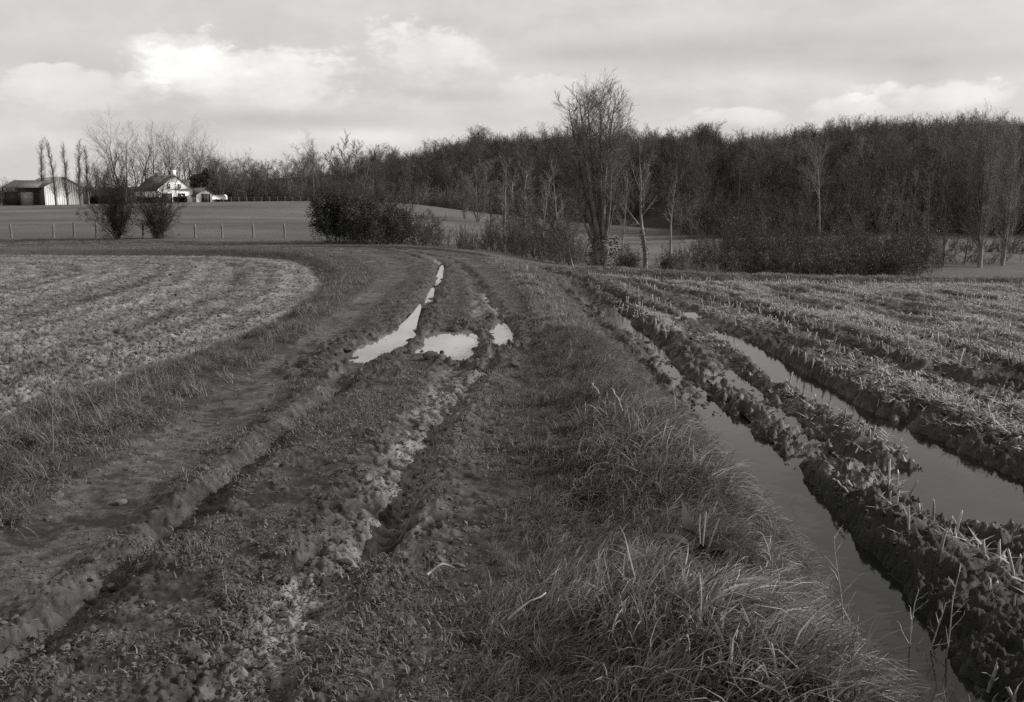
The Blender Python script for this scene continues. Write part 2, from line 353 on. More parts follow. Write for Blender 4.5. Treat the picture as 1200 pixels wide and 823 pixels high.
    A.update(streak=streak, rows_l=rows_l, n_fi=n_fi, wet=wet, light=light, inR=inR, inL=inL, inP=inP, verge=verge, sdR=sdR, sdL=sdL, sdP=sdP, n_big=n_big, n_mid=n_mid, n_sm=n_sm, n_cl=n_cl, rid=rid, rowx=rowx, hol=hol, churn=churn, pc=pc)
    return z, A
def ground(x, y):
    z, _ = terrain(np.array([x], float), np.array([y], float)); return float(z[0])

# ------------------------------------------------------------------ mesh helpers
def fast_mesh(name, V, F, smooth=False, mat=None):
    """V (n,3), F list of int arrays (m,3) or (m,4)"""
    me = bpy.data.meshes.new(name)
    V = np.asarray(V, np.float32); F = [np.asarray(f, np.int32) for f in F if len(f)]
    me.vertices.add(len(V)); me.vertices.foreach_set('co', V.ravel())
    nl = sum(f.size for f in F); npoly = sum(len(f) for f in F)
    me.loops.add(nl); me.polygons.add(npoly)
    me.loops.foreach_set('vertex_index', np.concatenate([f.ravel() for f in F]) if F else np.zeros(0, np.int32))
    tot = np.concatenate([np.full(len(f), f.shape[1], np.int32) for f in F]) if F else np.zeros(0, np.int32)
    st = np.concatenate([[0], np.cumsum(tot)[:-1]]).astype(np.int32) if len(tot) else tot
    me.polygons.foreach_set('loop_start', st)
    me.polygons.foreach_set('loop_total', tot)
    if smooth: me.polygons.foreach_set('use_smooth', np.ones(npoly, bool))
    me.update(calc_edges=True)
    if mat: me.materials.append(mat)
    return me
def link(name, data, parent=None, loc=None, rotz=None):
    o = bpy.data.objects.new(name, data); COL.objects.link(o)
    if parent is not None: o.parent = parent
    if loc is not None: o.location = loc
    if rotz is not None: o.rotation_euler = (0, 0, rotz)
    return o
def tag(o, label=None, cat=None, group=None, kind=None):
    if label: o['label'] = label
    if cat: o['category'] = cat
    if group: o['group'] = group
    if kind: o['kind'] = kind
    return o
def thing(name, label, cat, loc=(0, 0, 0), rotz=0.0, group=None):
    o = link(name, None, None, loc, rotz); o.empty_display_size = 0.2
    return tag(o, label, cat, group)
def attr(me, name, arr):
    a = me.attributes.new(name, 'FLOAT', 'POINT'); a.data.foreach_set('value', np.asarray(arr, np.float32))
WARM = (1.0, 0.975, 0.94)
def g(v): return (v * WARM[0], v * WARM[1], v * WARM[2], 1)
# ------------------------------------------------------------------ materials
def grey_mix(t, fac, a, b):
    """grey colour between two albedos"""
    v = mixf(t, fac, a, b)
    s = N(t, 'ShaderNodeVectorMath', operation='SCALE'); s.inputs[0].default_value = WARM; L(t, v, s.inputs['Scale'])
    return s.outputs[0]
def col_of(t, v):
    s = N(t, 'ShaderNodeVectorMath', operation='SCALE'); s.inputs[0].default_value = WARM; L(t, v, s.inputs['Scale'])
    return s.outputs[0]
def new_mat(name):
    m = bpy.data.materials.new(name); m.use_nodes = True; t = m.node_tree; t.nodes.clear()
    o = N(t, 'ShaderNodeOutputMaterial'); p = N(t, 'ShaderNodeBsdfPrincipled'); L(t, p.outputs[0], o.inputs[0])
    return m, t, p, o
def simple(name, a, b, scale=8.0, rough=0.85, bump=0.3, bscale=30.0, detail=5, spec=0.3, rnd=0.0, stretch=None):
    m, t, p, o = new_mat(name)
    tc = N(t, 'ShaderNodeTexCoord'); vec = tc.outputs['Object']
    if stretch:
        mp = N(t, 'ShaderNodeMapping'); mp.inputs['Scale'].default_value = stretch; L(t, vec, mp.inputs[0]); vec = mp.outputs[0]
    n1 = sstep(t, noise(t, vec, scale, detail, 0.6), 0.3, 0.7)
    v = mixf(t, n1, a, b)
    if rnd:
        oi = N(t, 'ShaderNodeObjectInfo')
        v = mth(t, 'MULTIPLY', v, mth(t, 'ADD', 1 - rnd * 0.5, mth(t, 'MULTIPLY', oi.outputs['Random'], rnd)))
    L(t, col_of(t, v), p.inputs['Base Color'])
    p.inputs['Roughness'].default_value = rough; p.inputs['Specular IOR Level'].default_value = spec
    if bump:
        b_ = N(t, 'ShaderNodeBump'); b_.inputs['Strength'].default_value = bump; b_.inputs['Distance'].default_value = 0.02
        L(t, noise(t, vec, bscale, 4, 0.6), b_.inputs['Height']); L(t, b_.outputs[0], p.inputs['Normal'])
    return m
def leafy(name, a, b, trans=0.35, rough=0.7, rnd=0.6, scale=3.0, blade=False):
    """thin blade or leaf: diffuse with some light coming through"""
    m = bpy.data.materials.new(name); m.use_nodes = True; t = m.node_tree; t.nodes.clear()
    o = N(t, 'ShaderNodeOutputMaterial')
    oi = N(t, 'ShaderNodeObjectInfo'); tc = N(t, 'ShaderNodeTexCoord')
    n1 = noise(t, tc.outputs['Object'], scale, 3, 0.6)
    f = mth(t, 'ADD', mth(t, 'MULTIPLY', sstep(t, n1, 0.35, 0.65), 1 - rnd), mth(t, 'MULTIPLY', oi.outputs['Random'], rnd))
    if blade:
        ba = N(t, 'ShaderNodeAttribute', attribute_name='blade')
        f = mth(t, 'ADD', mth(t, 'MULTIPLY', f, 0.35), mth(t, 'MULTIPLY', mth(t, 'POWER', ba.outputs['Fac'], 1.8), 0.75))
    c = grey_mix(t, f, a, b)
    p = N(t, 'ShaderNodeBsdfPrincipled'); L(t, c, p.inputs['Base Color']); p.inputs['Roughness'].default_value = rough; p.inputs['Specular IOR Level'].default_value = 0.25
    tr = N(t, 'ShaderNodeBsdfTranslucent'); L(t, c, tr.inputs[0])
    mx = N(t, 'ShaderNodeMixShader'); mx.inputs[0].default_value = trans
    L(t, p.outputs[0], mx.inputs[1]); L(t, tr.outputs[0], mx.inputs[2]); L(t, mx.outputs[0], o.inputs[0])
    return m
def ground_mat(name, speck=0.5, sc1=55.0, bump=0.5):
    """earth: albedo from the vertex attribute 'tone', wetness from 'wet', fine grain added"""
    m, t, p, o = new_mat(name)
    at1 = N(t, 'ShaderNodeAttribute', attribute_name='tone'); at2 = N(t, 'ShaderNodeAttribute', attribute_name='wet')
    ge = N(t, 'ShaderNodeNewGeometry'); pos = ge.outputs['Position']
    n1 = noise(t, pos, sc1, 6, 0.65); n2 = noise(t, pos, 7.0, 5, 0.6); n3 = noise(t, pos, 0.6, 4, 0.55)
    k = mth(t, 'ADD', 1.0, mth(t, 'MULTIPLY', mth(t, 'SUBTRACT', n1, 0.5), 2.6 * speck))
    k = mth(t, 'ADD', k, mth(t, 'MULTIPLY', mth(t, 'SUBTRACT', n2, 0.5), 1.5 * speck))
    k = mth(t, 'ADD', k, mth(t, 'MULTIPLY', mth(t, 'SUBTRACT', n3, 0.5), 0.6))
    k = mth(t, 'MAXIMUM', k, 0.25)
    v = mth(t, 'MULTIPLY', at1.outputs['Fac'], k)
    v = mth(t, 'MULTIPLY', v, mth(t, 'SUBTRACT', 1.0, mth(t, 'MULTIPLY', at2.outputs['Fac'], 0.45)))
    L(t, col_of(t, v), p.inputs['Base Color'])
    L(t, mixf(t, mth(t, 'MULTIPLY', at2.outputs['Fac'], sstep(t, n2, 0.3, 0.6)), 0.95, 0.42), p.inputs['Roughness'])
    L(t, mixf(t, at2.outputs['Fac'], 0.15, 0.5), p.inputs['Specular IOR Level'])
    b1 = N(t, 'ShaderNodeBump'); b1.inputs['Strength'].default_value = bump; b1.inputs['Distance'].default_value = 0.025
    h = mth(t, 'ADD', mth(t, 'MULTIPLY', noise(t, pos, 38.0, 5, 0.65), 1.0), mth(t, 'MULTIPLY', n1, 0.4))
    L(t, h, b1.inputs['Height']); L(t, b1.outputs[0], p.inputs['Normal'])
    return m
def water_mat(name, base, ior=1.33, spec=0.5, ripple=0.12, rough=0.03):
    m, t, p, o = new_mat(name)
    ge = N(t, 'ShaderNodeNewGeometry'); pos = ge.outputs['Position']
    mp = N(t, 'ShaderNodeMapping'); mp.inputs['Scale'].default_value = (1.0, 0.6, 1); L(t, pos, mp.inputs[0])
    n1 = noise(t, mp.outputs[0], 1.7, 4, 0.55)
    L(t, grey_mix(t, sstep(t, n1, 0.3, 0.7), base * 0.7, base * 1.3), p.inputs['Base Color'])
    p.inputs['Roughness'].default_value = rough; p.inputs['IOR'].default_value = ior; p.inputs['Specular IOR Level'].default_value = spec
    b1 = N(t, 'ShaderNodeBump'); b1.inputs['Strength'].default_value = ripple; b1.inputs['Distance'].default_value = 0.01
    L(t, noise(t, mp.outputs[0], 22.0, 3, 0.5, 0.5), b1.inputs['Height']); L(t, b1.outputs[0], p.inputs['Normal'])
    return m
M_SOIL = ground_mat('track_earth', 0.55); M_FIELD = ground_mat('harrowed_earth', 0.6, 40.0, 0.7); M_STUB = ground_mat('stubble_earth', 0.6, 45.0, 0.6)
M_TURF = ground_mat('turf_earth', 0.5); M_MEAD = ground_mat('meadow_turf', 0.6, 9.0, 0.8); M_WOODF = ground_mat('leaf_litter', 0.5, 6.0, 0.5)
M_PUD = water_mat('track_puddle_water', 0.16, 1.5, 0.6, 0.02, 0.06)
M_RUTW = water_mat('rut_water', 0.016, 1.33, 0.28, 0.10, 0.06)

# ------------------------------------------------------------------ the ground sheet, denser towards the track, split by kind of ground
def ground_sheet():
    u_in = np.linspace(-0.60, 0.64, 640)
    step = u_in[1] - u_in[0]
    out = []; u = u_in[-1]; st = step
    while u < 6.0: st *= 1.13; u += st; out.append(u)
    outl = []; u = u_in[0]; st = step
    while u > -6.0: st *= 1.13; u -= st; outl.append(u)
    U = np.concatenate([outl[::-1], u_in, out])
    ys = []; y = 2.2
    while y < 1000:
        ys.append(y)
        y *= 1 + (0.0038 if y < 34 else 0.0075 if y < 75 else 0.016 if y < 330 else 0.06)
    Yv = np.array(ys)
    XX = U[None, :] * (Yv[:, None]); YY = np.repeat(Yv[:, None], len(U), 1)
    z, A = terrain(XX.ravel(), YY.ravel())
    x = XX.ravel(); y = YY.ravel()
    nb, nm, ns, nc = A['n_big'], A['n_mid'], A['n_sm'], A['n_cl']
    # albedo of the ground itself
    tone = np.full(x.shape, 0.042)
    mead = ss(40, 56, y) * (1 - A['inP']) * (1 - A['inL']) * (1 - A['inR'])
    stripes = np.sin(fbm(x, y, 0.02, 2, 9) * 6 + y * 0.25)
    tone = tone + mead * (0.080 + 0.014 * ss(70, 110, y) + 0.012 * stripes + 0.03 * fbm(x, y, 0.08, 4, 12) - tone)
    tone = tone + A['inL'] * (0.112 + 0.09 * ns + 0.06 * nm + 0.08 * nc + 0.024 * A['rows_l'] - tone)
    tone = tone + A['inR'] * (0.062 + 0.16 * A['streak'] + 0.05 * ns - tone)
    ptone = 0.052 + 0.045 * nm + 0.05 * ns + 0.05 * nc + A['lane'] * 0.012
    tone = tone + A['inP'] * (ptone - tone)
    tone = tone + A['light'] * (0.19 - tone) * A['inP']
    tone = tone + A['pc'] * A['inP'] * (0.040 - tone) * 0.7
    tone = tone + A['churn'] * A['inR'] * (0.036 - tone) * 0.8
    # woodland floor beyond the valley
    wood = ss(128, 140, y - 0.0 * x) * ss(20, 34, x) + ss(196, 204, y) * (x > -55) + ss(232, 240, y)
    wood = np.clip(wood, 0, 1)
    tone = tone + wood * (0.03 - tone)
    tone = np.clip(tone, 0.02, 0.3)
    wet = np.clip(A['wet'] + (0.22 * A['inR'] + 0.22 * A['inP']) * (y < 40), 0, 1) * (1 - A['light'] * 0.5)
    nu = len(U); ny = len(Yv)
    ii = np.arange(ny - 1)[:, None] * nu + np.arange(nu - 1)[None, :]
    Q = np.stack([ii, ii + 1, ii + nu + 1, ii + nu], -1).reshape(-1, 4)
    def fm(a): return a[Q].mean(1)
    cls = np.full(len(Q), 4)                               # meadow
    yq = fm(y); xq = fm(x)
    cls[fm(wood) > 0.5] = 5
    cls[(yq < 52) & (xq > -12)] = 3                       # verge and bank
    cls[(yq < 66)& (fm(A['sdP']) > -3.0) & (fm(A['sdP']) < 0) & (xq < 2)] = 3
    cls[(yq < 50) & (xq <= -12)] = 3
    cls[fm(A['sdL']) > 0] = 1; cls[(fm(A['sdR']) > 0) & (yq < 39)] = 2; cls[fm(A['sdP']) > 0] = 0
    spec = {0: ('dirt_track', M_SOIL, 'muddy rutted dirt track curving away to the left'), 1: ('harrowed_field', M_FIELD, 'pale harrowed field left of the track'),
            2: ('stubble_field', M_STUB, 'muddy maize stubble field right of the track'), 3: ('grass_bank', M_TURF, 'grassy verge and bank beside the track'),
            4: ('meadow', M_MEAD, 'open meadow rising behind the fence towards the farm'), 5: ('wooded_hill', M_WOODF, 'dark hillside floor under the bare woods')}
    V = np.stack([x, y, z], 1)
    for c, (nm_, mat, lab) in spec.items():
        f = Q[cls == c]
        if not len(f): continue
        idx, inv = np.unique(f, return_inverse=True)
        me = fast_mesh(nm_, V[idx], [inv.reshape(-1, 4)], True, mat)
        attr(me, 'tone', tone[idx]); attr(me, 'wet', wet[idx])
        o = link(nm_, me); tag(o, lab, None, None, 'structure')
    # ground behind and beside the viewpoint, coarse
    gx = np.linspace(-120, 120, 49); gy = np.linspace(-80, 2.2, 24)
    GX, GY = np.meshgrid(gx, gy); zz_, A2 = terrain(GX.ravel(), GY.ravel())
    zz_ = zz_ - 0.01
    ii = np.arange(23)[:, None] * 49 + np.arange(48)[None, :]
    me = fast_mesh('ground', np.stack([GX.ravel(), GY.ravel(), zz_], 1), [np.stack([ii, ii + 1, ii + 50, ii + 49], -1).reshape(-1, 4)], True, M_TURF)
    attr(me, 'tone', np.full(len(zz_), 0.05)); attr(me, 'wet', np.zeros(len(zz_)))
    tag(link('ground', me), 'earth and grass behind the viewpoint', None, None, 'structure')
ground_sheet()

# ------------------------------------------------------------------ standing water
def ribbon(C, Wd, pad, z, mat, label, sel=None):
    C = np.asarray(C); Wd = np.asarray(Wd)
    if sel is not None: C = C[sel]; Wd = Wd[sel]
    s = np.concatenate([[0], np.cumsum(np.hypot(*np.diff(C, axis=0).T))])
    si = np.linspace(0, s[-1], 80); cx_ = np.interp(si, s, C[:, 0]); cy_ = np.interp(si, s, C[:, 1]); wi = np.interp(si, s, Wd) + pad
    tx = np.gradient(cx_); ty = np.gradient(cy_); l = np.hypot(tx, ty); nx, nyv = ty / l, -tx / l
    cols = np.linspace(-1, 1, 5)
    V = np.array([[cx_[i] + nx[i] * wi[i] * c, cy_[i] + nyv[i] * wi[i] * c, z] for i in range(80) for c in cols])
    ii = np.arange(79)[:, None] * 5 + np.arange(4)[None, :]
    me = fast_mesh('puddle', V, [np.stack([ii, ii + 1, ii + 6, ii + 5], -1).reshape(-1, 4)], True, mat)
    return tag(link('puddle', me), label, None, None, 'structure')
WL = -0.945
ribbon(R1C, R1W, 0.36, WL, M_RUTW, 'dark water lying in the deep wheel rut along the foot of the grass bank', slice(0, 12))
ribbon(R2C, R2W, 0.78, WL + 0.005, M_RUTW, 'long strip of grey water in the outer wheel rut of the stubble field', slice(0, 14))
ribbon(R3C, R3W, 0.16, -0.912, M_RUTW, 'shallow muddy water in the short rut between the two deep ones', slice(2, 6))
PLAB = ['pale puddle at the left in the churned part of the track', 'wide pale puddle in the middle of the churned track', 'small pale puddle at the right of the churned track', 'narrow strip of water in the wheel rut behind the pale puddles', 'thin strip of water in the wheel rut further along the bend', 'farthest sliver of water where the track bends left']
for P, lab in zip(PUDW, PLAB):
    c = P.mean(0); dv = P - c; Q = c + dv * (1 + 0.09 / (np.hypot(dv[:, :1], dv[:, 1:]) + .05))
    zl_ = -0.02 * c[1] - 0.074
    V = np.c_[Q, np.full(len(Q), zl_)]
    tri = mathutils.geometry.tessellate_polygon([[mathutils.Vector(v) for v in V]])
    me = fast_mesh('puddle', V, [np.array(tri)], False, M_PUD)
    tag(link('puddle', me), lab, None, None, 'structure')
# ------------------------------------------------------------------ scattered growth and litter (uncountable: stuff)
SRC = {}
def source_coll(key, meshes):
    c = bpy.data.collections.new(key)
    for i, me in enumerate(meshes):
        o = bpy.data.objects.new(key, me); c.objects.link(o)
    return c
def scatter(name, label, coll, P, rot, scale, nvar, kind='stuff', seed=0):
    rg = np.random.default_rng(seed)
    me = bpy.data.meshes.new(name); n = len(P)
    me.vertices.add(n); me.vertices.foreach_set('co', np.asarray(P, np.float32).ravel())
    a = me.attributes.new('rot', 'FLOAT_VECTOR', 'POINT'); a.data.foreach_set('vector', np.asarray(rot, np.float32).ravel())
    a = me.attributes.new('scl', 'FLOAT', 'POINT'); a.data.foreach_set('value', np.asarray(scale, np.float32))
    a = me.attributes.new('vid', 'INT', 'POINT'); a.data.foreach_set('value', rg.integers(0, nvar, n).astype(np.int32))
    o = link(name, me); tag(o, label, None, None, kind)
    ng = bpy.data.node_groups.new('scatter', 'GeometryNodeTree')
    ng.interface.new_socket('Geometry', in_out='INPUT', socket_type='NodeSocketGeometry'); ng.interface.new_socket('Geometry', in_out='OUTPUT', socket_type='NodeSocketGeometry')
    gi = ng.nodes.new('NodeGroupInput'); go = ng.nodes.new('NodeGroupOutput')
    ip = ng.nodes.new('GeometryNodeInstanceOnPoints'); ci = ng.nodes.new('GeometryNodeCollectionInfo')
    ci.inputs['Collection'].default_value = coll; ci.inputs['Separate Children'].default_value = True; ci.inputs['Reset Children'].default_value = True
    def na(nm, tp):
        q = ng.nodes.new('GeometryNodeInputNamedAttribute'); q.data_type = tp; q.inputs['Name'].default_value = nm; return q.outputs[0]
    e = ng.nodes.new('FunctionNodeEulerToRotation')
    ng.links.new(na('rot', 'FLOAT_VECTOR'), e.inputs[0]); ng.links.new(e.outputs[0], ip.inputs['Rotation'])
    ng.links.new(na('scl', 'FLOAT'), ip.inputs['Scale']); ng.links.new(na('vid', 'INT'), ip.inputs['Instance Index'])
    ip.inputs['Pick Instance'].default_value = True
    ng.links.new(gi.outputs[0], ip.inputs['Points']); ng.links.new(ci.outputs[0], ip.inputs['Instance']); ng.links.new(ip.outputs[0], go.inputs[0])
    md = o.modifiers.new('scatter', 'NODES'); md.node_group = ng
    return o
def blades(rg, n, rad, lmin, lmax, lean, wid, bend=1.0, seg=4, dirbias=None):
    """a tuft of tapering bent blades"""
    V = []; F = []
    for i in range(n):
        a = rg.uniform(0, 2 * pi); r = rad * sqrt(rg.uniform()); bx, by = r * cos(a), r * sin(a)
        ln = rg.uniform(lmin, lmax); th = rg.normal(0, 0.5) if dirbias is not None else rg.uniform(0, 2 * pi)
        if dirbias is not None: th += dirbias
        le = abs(rg.normal(lean, 0.3)); w = wid * rg.uniform(0.7, 1.3)
        dx, dy = cos(th), sin(th); px, py = -dy, dx
        tw = rg.uniform(-0.9, 0.9)
        x, y, z = bx, by, -0.01; b0 = len(V); ang = le * 0.35
        for k in range(seg + 1):
            t = k / seg; hw = w * (1 - t**1.6) * 0.5 + 0.0004
            c, s = cos(tw * t), sin(tw * t)
            ox, oy, oz = (px * c - dx * s * 0.3) * hw, (py * c - dy * s * 0.3) * hw, s * hw * 0.5
            V += [(x - ox, y - oy, z - oz), (x + ox, y + oy, z + oz)]
            ang = le * (0.35 + bend * 1.25 * t); st = ln / seg
            x += dx * sin(ang) * st; y += dy * sin(ang) * st; z += cos(ang) * st
        for k in range(seg): q = b0 + 2 * k; F.append((q, q + 1, q + 3, q + 2))
    return np.array(V), np.array(F)
M_STRAW = leafy('dry_grass', 0.05, 0.52, 0.3, 0.55, 0.45, 4.0, True)
M_GRASS = leafy('winter_grass', 0.025, 0.26, 0.3, 0.6, 0.6, 5.0, True)
M_SHORT = leafy('short_turf', 0.035, 0.22, 0.25, 0.75, 0.6, 5.0, True)
M_MAIZE = leafy('maize_straw', 0.16, 0.50, 0.1, 0.7, 0.6, 6.0)
M_CLOD = simple('clod_earth', 0.06, 0.16, 14, 0.95, 0.6, 60, 5, 0.15, 0.7)
M_MUDCLOD = simple('mud_clod', 0.03, 0.07, 14, 0.8, 0.6, 60, 5, 0.3, 0.5)
def tufts(key, mat, n, kw, biased=False):
    ms = []
    for i in range(n):
        rg = np.random.default_rng(100 + i + hash(len(key)) % 50)
        V, F = blades(rg, dirbias=(rg.normal(0, 0.3) if biased else None), **kw)
        me = fast_mesh(key, V, [F], True, mat); nb = kw['n']; attr(me, 'blade', np.repeat(rg.uniform(0, 1, nb), len(V) // nb)); ms.append(me)
    return source_coll(key, ms)
C_LONG = tufts('tuft_long', M_STRAW, 7, dict(n=30, rad=0.12, lmin=0.12, lmax=0.36, lean=1.45, wid=0.0082), True)
C_LONGD = tufts('tuft_dark', M_GRASS, 6, dict(n=34, rad=0.12, lmin=0.08, lmax=0.30, lean=1.3, wid=0.0075), True)
C_SHORT = tufts('tuft_short', M_SHORT, 6, dict(n=14, rad=0.10, lmin=0.015, lmax=0.06, lean=1.3, wid=0.005, seg=2))
C_FARD = tufts('tuft_fardark', M_GRASS, 4, dict(n=16, rad=0.18, lmin=0.10, lmax=0.26, lean=1.2, wid=0.012, seg=2))
C_FAR = tufts('tuft_far', M_STRAW, 4, dict(n=16, rad=0.18, lmin=0.10, lmax=0.30, lean=1.2, wid=0.012, seg=2))
def clod_meshes(mat, n, seed):
    import bmesh
    ms = []
    for i in range(n):
        rg = np.random.default_rng(seed + i); bm = bmesh.new(); bmesh.ops.create_icosphere(bm, subdivisions=2, radius=1)
        off = rg.uniform(0, 50, 3); st = rg.uniform(0.6, 1.2, 3) * (1, 1, 0.7)
        for v in bm.verts:
            c = v.co; d = mathutils.noise.noise(c * 1.0 + mathutils.Vector(off)) * 0.45 + mathutils.noise.noise(c * 2.5 + mathutils.Vector(off)) * 0.22
            v.co = mathutils.Vector((c.x * st[0], c.y * st[1], c.z * st[2])) * (1 + d)
        me = bpy.data.meshes.new('clod'); bm.to_mesh(me); bm.free(); me.materials.append(mat); ms.append(me)
    return ms
C_CLOD = source_coll('clod_pale', clod_meshes(M_CLOD, 7, 40)); C_MUD = source_coll('clod_mud', clod_meshes(M_MUDCLOD, 6, 70))

def fan_points(n, y0, y1, umin, umax, power=1.0):
    """random ground points, evenly dense per unit of ground when power=2, denser nearby when smaller"""
    t = RNG.uniform(0, 1, n)
    y = (y0**power + t * (y1**power - y0**power))**(1 / power)
    x = RNG.uniform(umin, umax, n) * y
    return x, y
def rnd_rot(n, tilt=0.15): return np.c_[RNG.normal(0, tilt, n), RNG.normal(0, tilt, n), RNG.uniform(0, 2 * pi, n)]

def pix_ground(px, py):
    d = ray(px, py)
    ks = np.concatenate([np.linspace(1.5, 30, 500), np.linspace(30.2, 120, 300)])
    zt = terrain(d[0] * ks, d[1] * ks)[0]; hit = np.argmax(EYE + d[2] * ks < zt); k = ks[hit]
    return np.array([d[0] * k, d[1] * k, zt[hit]])
DOCK = pix_ground(822, 662)
# --- grass of the verge and bank
x, y = fan_points(240000, 2.6, 48, -0.15, 0.62, 0.9)
z, A = terrain(x, y)
dens = A['verge'] * (0.80 + 0.45 * A['n_mid'] + 0.4 * A['n_sm']) * np.where(y < 20, 1, 0.85)
dens = dens * ss(-0.30, 0.15, -A['sdP'])
dens = np.where(A['sdR'] > -0.22, dens * 0.25, dens)
nrm = ss(-0.05, 0.35, -A['sdP'])
pick = (RNG.uniform(0, 1, len(x)) < np.clip(dens, 0, 1) * 0.85) & (((x - DOCK[0])**2 + (y - DOCK[1] + .12)**2) > .20**2)
x, y, z = x[pick], y[pick], z[pick]; mid = A['n_mid'][pick]; sdr = A['sdR'][pick]; sdp = A['sdP'][pick]; bigp = A['n_big'][pick]
blond = ss(-0.15, 0.35, mid * 0.4 + fbm(x, y, 3.0, 3, 55) * 0.5 + bigp * 0.3 + 0.25 * ss(-1.2, -0.3, sdr) - 0.28 * ss(-0.7, 0, sdp))
isl = RNG.uniform(0, 1, len(x)) < blond * (0.50 - 0.18 * ss(6.5, 12, y))
keep = RNG.uniform(0, 1, len(x)) < np.clip(np.where(y < 9, 0.5, 0.7), 0, 1)
nearm = y < 13
m1 = isl & nearm & keep; n1 = m1.sum()
lee = 0.35 + 1.5 * fbm(x, y, 0.5, 2, 31)                    # direction in which the blades flop
rot = np.c_[RNG.normal(0, .32, len(x)), RNG.normal(0, .32, len(x)), lee - 0.8 + RNG.normal(0, 0.75, len(x))]
hs = (0.5 + 0.6 * RNG.uniform(0, 1, len(x))) * (0.40 + 0.55 * ss(-0.1, 0.9, -sdp)) * (0.72 + 0.55 * np.clip(mid + .3, 0, 1)) * (1 - 0.45 * ss(-0.9, -0.15, sdr))
scatter('dry_grass', 'long pale dry grass flopping over the verge', C_LONG, np.c_[x, y, z][m1], rot[m1], hs[m1] * 0.95, 7, seed=1)
m2 = (~isl) & nearm & keep
scatter('grass', 'dark winter grass growing along the verge', C_LONGD, np.c_[x, y, z][m2], rot[m2], hs[m2] * 1.05, 6, seed=2)
m3 = ~nearm
mp = m3 & (RNG.uniform(0, 1, len(x)) < .28); md_ = m3 & ~mp
scatter('dry_grass', 'pale grass stems on the far bank of the bend', C_FAR, np.c_[x, y, z][mp], rnd_rot(len(x))[mp], hs[mp] * 0.8, 4, seed=3)
scatter('grass', 'dark long grass on the far bank of the bend', C_FARD, np.c_[x, y, z][md_], rnd_rot(len(x))[md_], hs[md_] * 0.8, 4, seed=13)
# --- fringe between track and left field, and the low bank round the bend
x, y = fan_points(110000, 3, 62, -0.75, 0.12, 0.9)
z, A = terrain(x, y)
dens = (A['sdP'] < 0.05) * (A['sdL'] < 0.12) * (A['sdP'] > -3.5) * ((A['sdL'] > -2.8) | (y > 40)) * (0.5 + 1.0 * A['n_mid'])
pk = RNG.uniform(0, 1, len(x)) < np.clip(dens, 0, 1)
x, y, z = x[pk], y[pk], z[pk]
near_ = y < 14
scatter('grass', 'rough grass fringe between the track and the harrowed field', C_LONGD, np.c_[x, y, z][near_], rnd_rot(len(x))[near_], RNG.uniform(0.3, 0.85, near_.sum()), 6, seed=4)
far_ = ~near_
scatter('grass', 'rough grass on the low bank at the far side of the harrowed field', C_FARD, np.c_[x, y, z][far_], rnd_rot(len(x))[far_], RNG.uniform(0.25, 0.7, far_.sum()), 4, seed=5)
# --- short turf on the track between the wheel lines
x, y = fan_points(170000, 2.5, 30, -0.75, 0.30, 1.0)
z, A = terrain(x, y)
dens = (A['sdP'] > -0.3) * (A['inR'] < .1) * (A['inL'] < .1) * (1 - A['lane']) * (1 - A['wet']) * (1 - np.clip(A['light'] * 2.0, 0, 1)) * (0.13 + 1.4 * A['n_mid'] + 0.6 * A['n_sm'])
pk = RNG.uniform(0, 1, len(x)) < np.clip(dens, 0, 1)
x, y, z = x[pk], y[pk], z[pk]
scatter('grass', 'short trodden grass and leaf scraps on the track', C_SHORT, np.c_[x, y, z], rnd_rot(len(x), .2), RNG.uniform(0.5, 1.25, len(x)), 6, seed=6)
# --- clods
x, y = fan_points(110000, 5, 52, -0.75, -0.02, 1.0)
z, A = terrain(x, y)
pk = RNG.uniform(0, 1, len(x)) < A['inL'] * (0.40 + 1.0 * A['n_mid'] + 0.5 * A['n_sm'] + 0.22 * A['rows_l'])
x, y, z = x[pk], y[pk], z[pk]
scatter('soil_clods', 'loose pale clods strewn over the harrowed field', C_CLOD, np.c_[x, y, z + 0.005], rnd_rot(len(x), .5), np.clip(RNG.lognormal(-4.95, 0.65, len(x)), 0.004, 0.06), 7, seed=7)
x, y = fan_points(90000, 2.5, 34, -0.7, 0.62, 0.8)
z, A = terrain(x, y)
ch = np.maximum(A['churn'] * A['inR'], A['pc'] * (1 - A['hol']))
ch = np.maximum(ch, np.clip(A['light'] * 1.2, 0, 1) * .6) + 0.05 * A['inP'] + 0.25 * A['inR']
pk = (RNG.uniform(0, 1, len(x)) < ch * 0.55 * (0.6 + 1.2 * A['n_sm'])) & (A['hol'] < .3)
x, y, z = x[pk], y[pk], z[pk]
scatter('mud_clods', 'crumbled mud along the ruts and puddles', C_MUD, np.c_[x, y, z], rnd_rot(len(x), .6), np.clip(RNG.gamma(1.5, 0.006, len(x)), 0.004, 0.032), 6, seed=8)

x, y = fan_points(120000, 2.5, 16, -0.75, 0.25, 1.0)
z, A = terrain(x, y)
pk = (RNG.uniform(0, 1, len(x)) < 0.38 + 0.8 * A['n_sm'] + 0.6 * A['n_mid']) & (A['hol'] < .2) & (A['sdP'] > -0.4) & (A['sdR'] < -.6) & (RNG.uniform(0, 1, len(x)) > A['lane'] * .7)
x, y, z = x[pk], y[pk], z[pk]
scatter('earth_crumbs', 'small crumbs of earth strewn over the track', C_CLOD, np.c_[x, y, z], rnd_rot(len(x), .6), np.clip(RNG.gamma(1.6, 0.0032, len(x)), 0.002, 0.02), 7, seed=18)
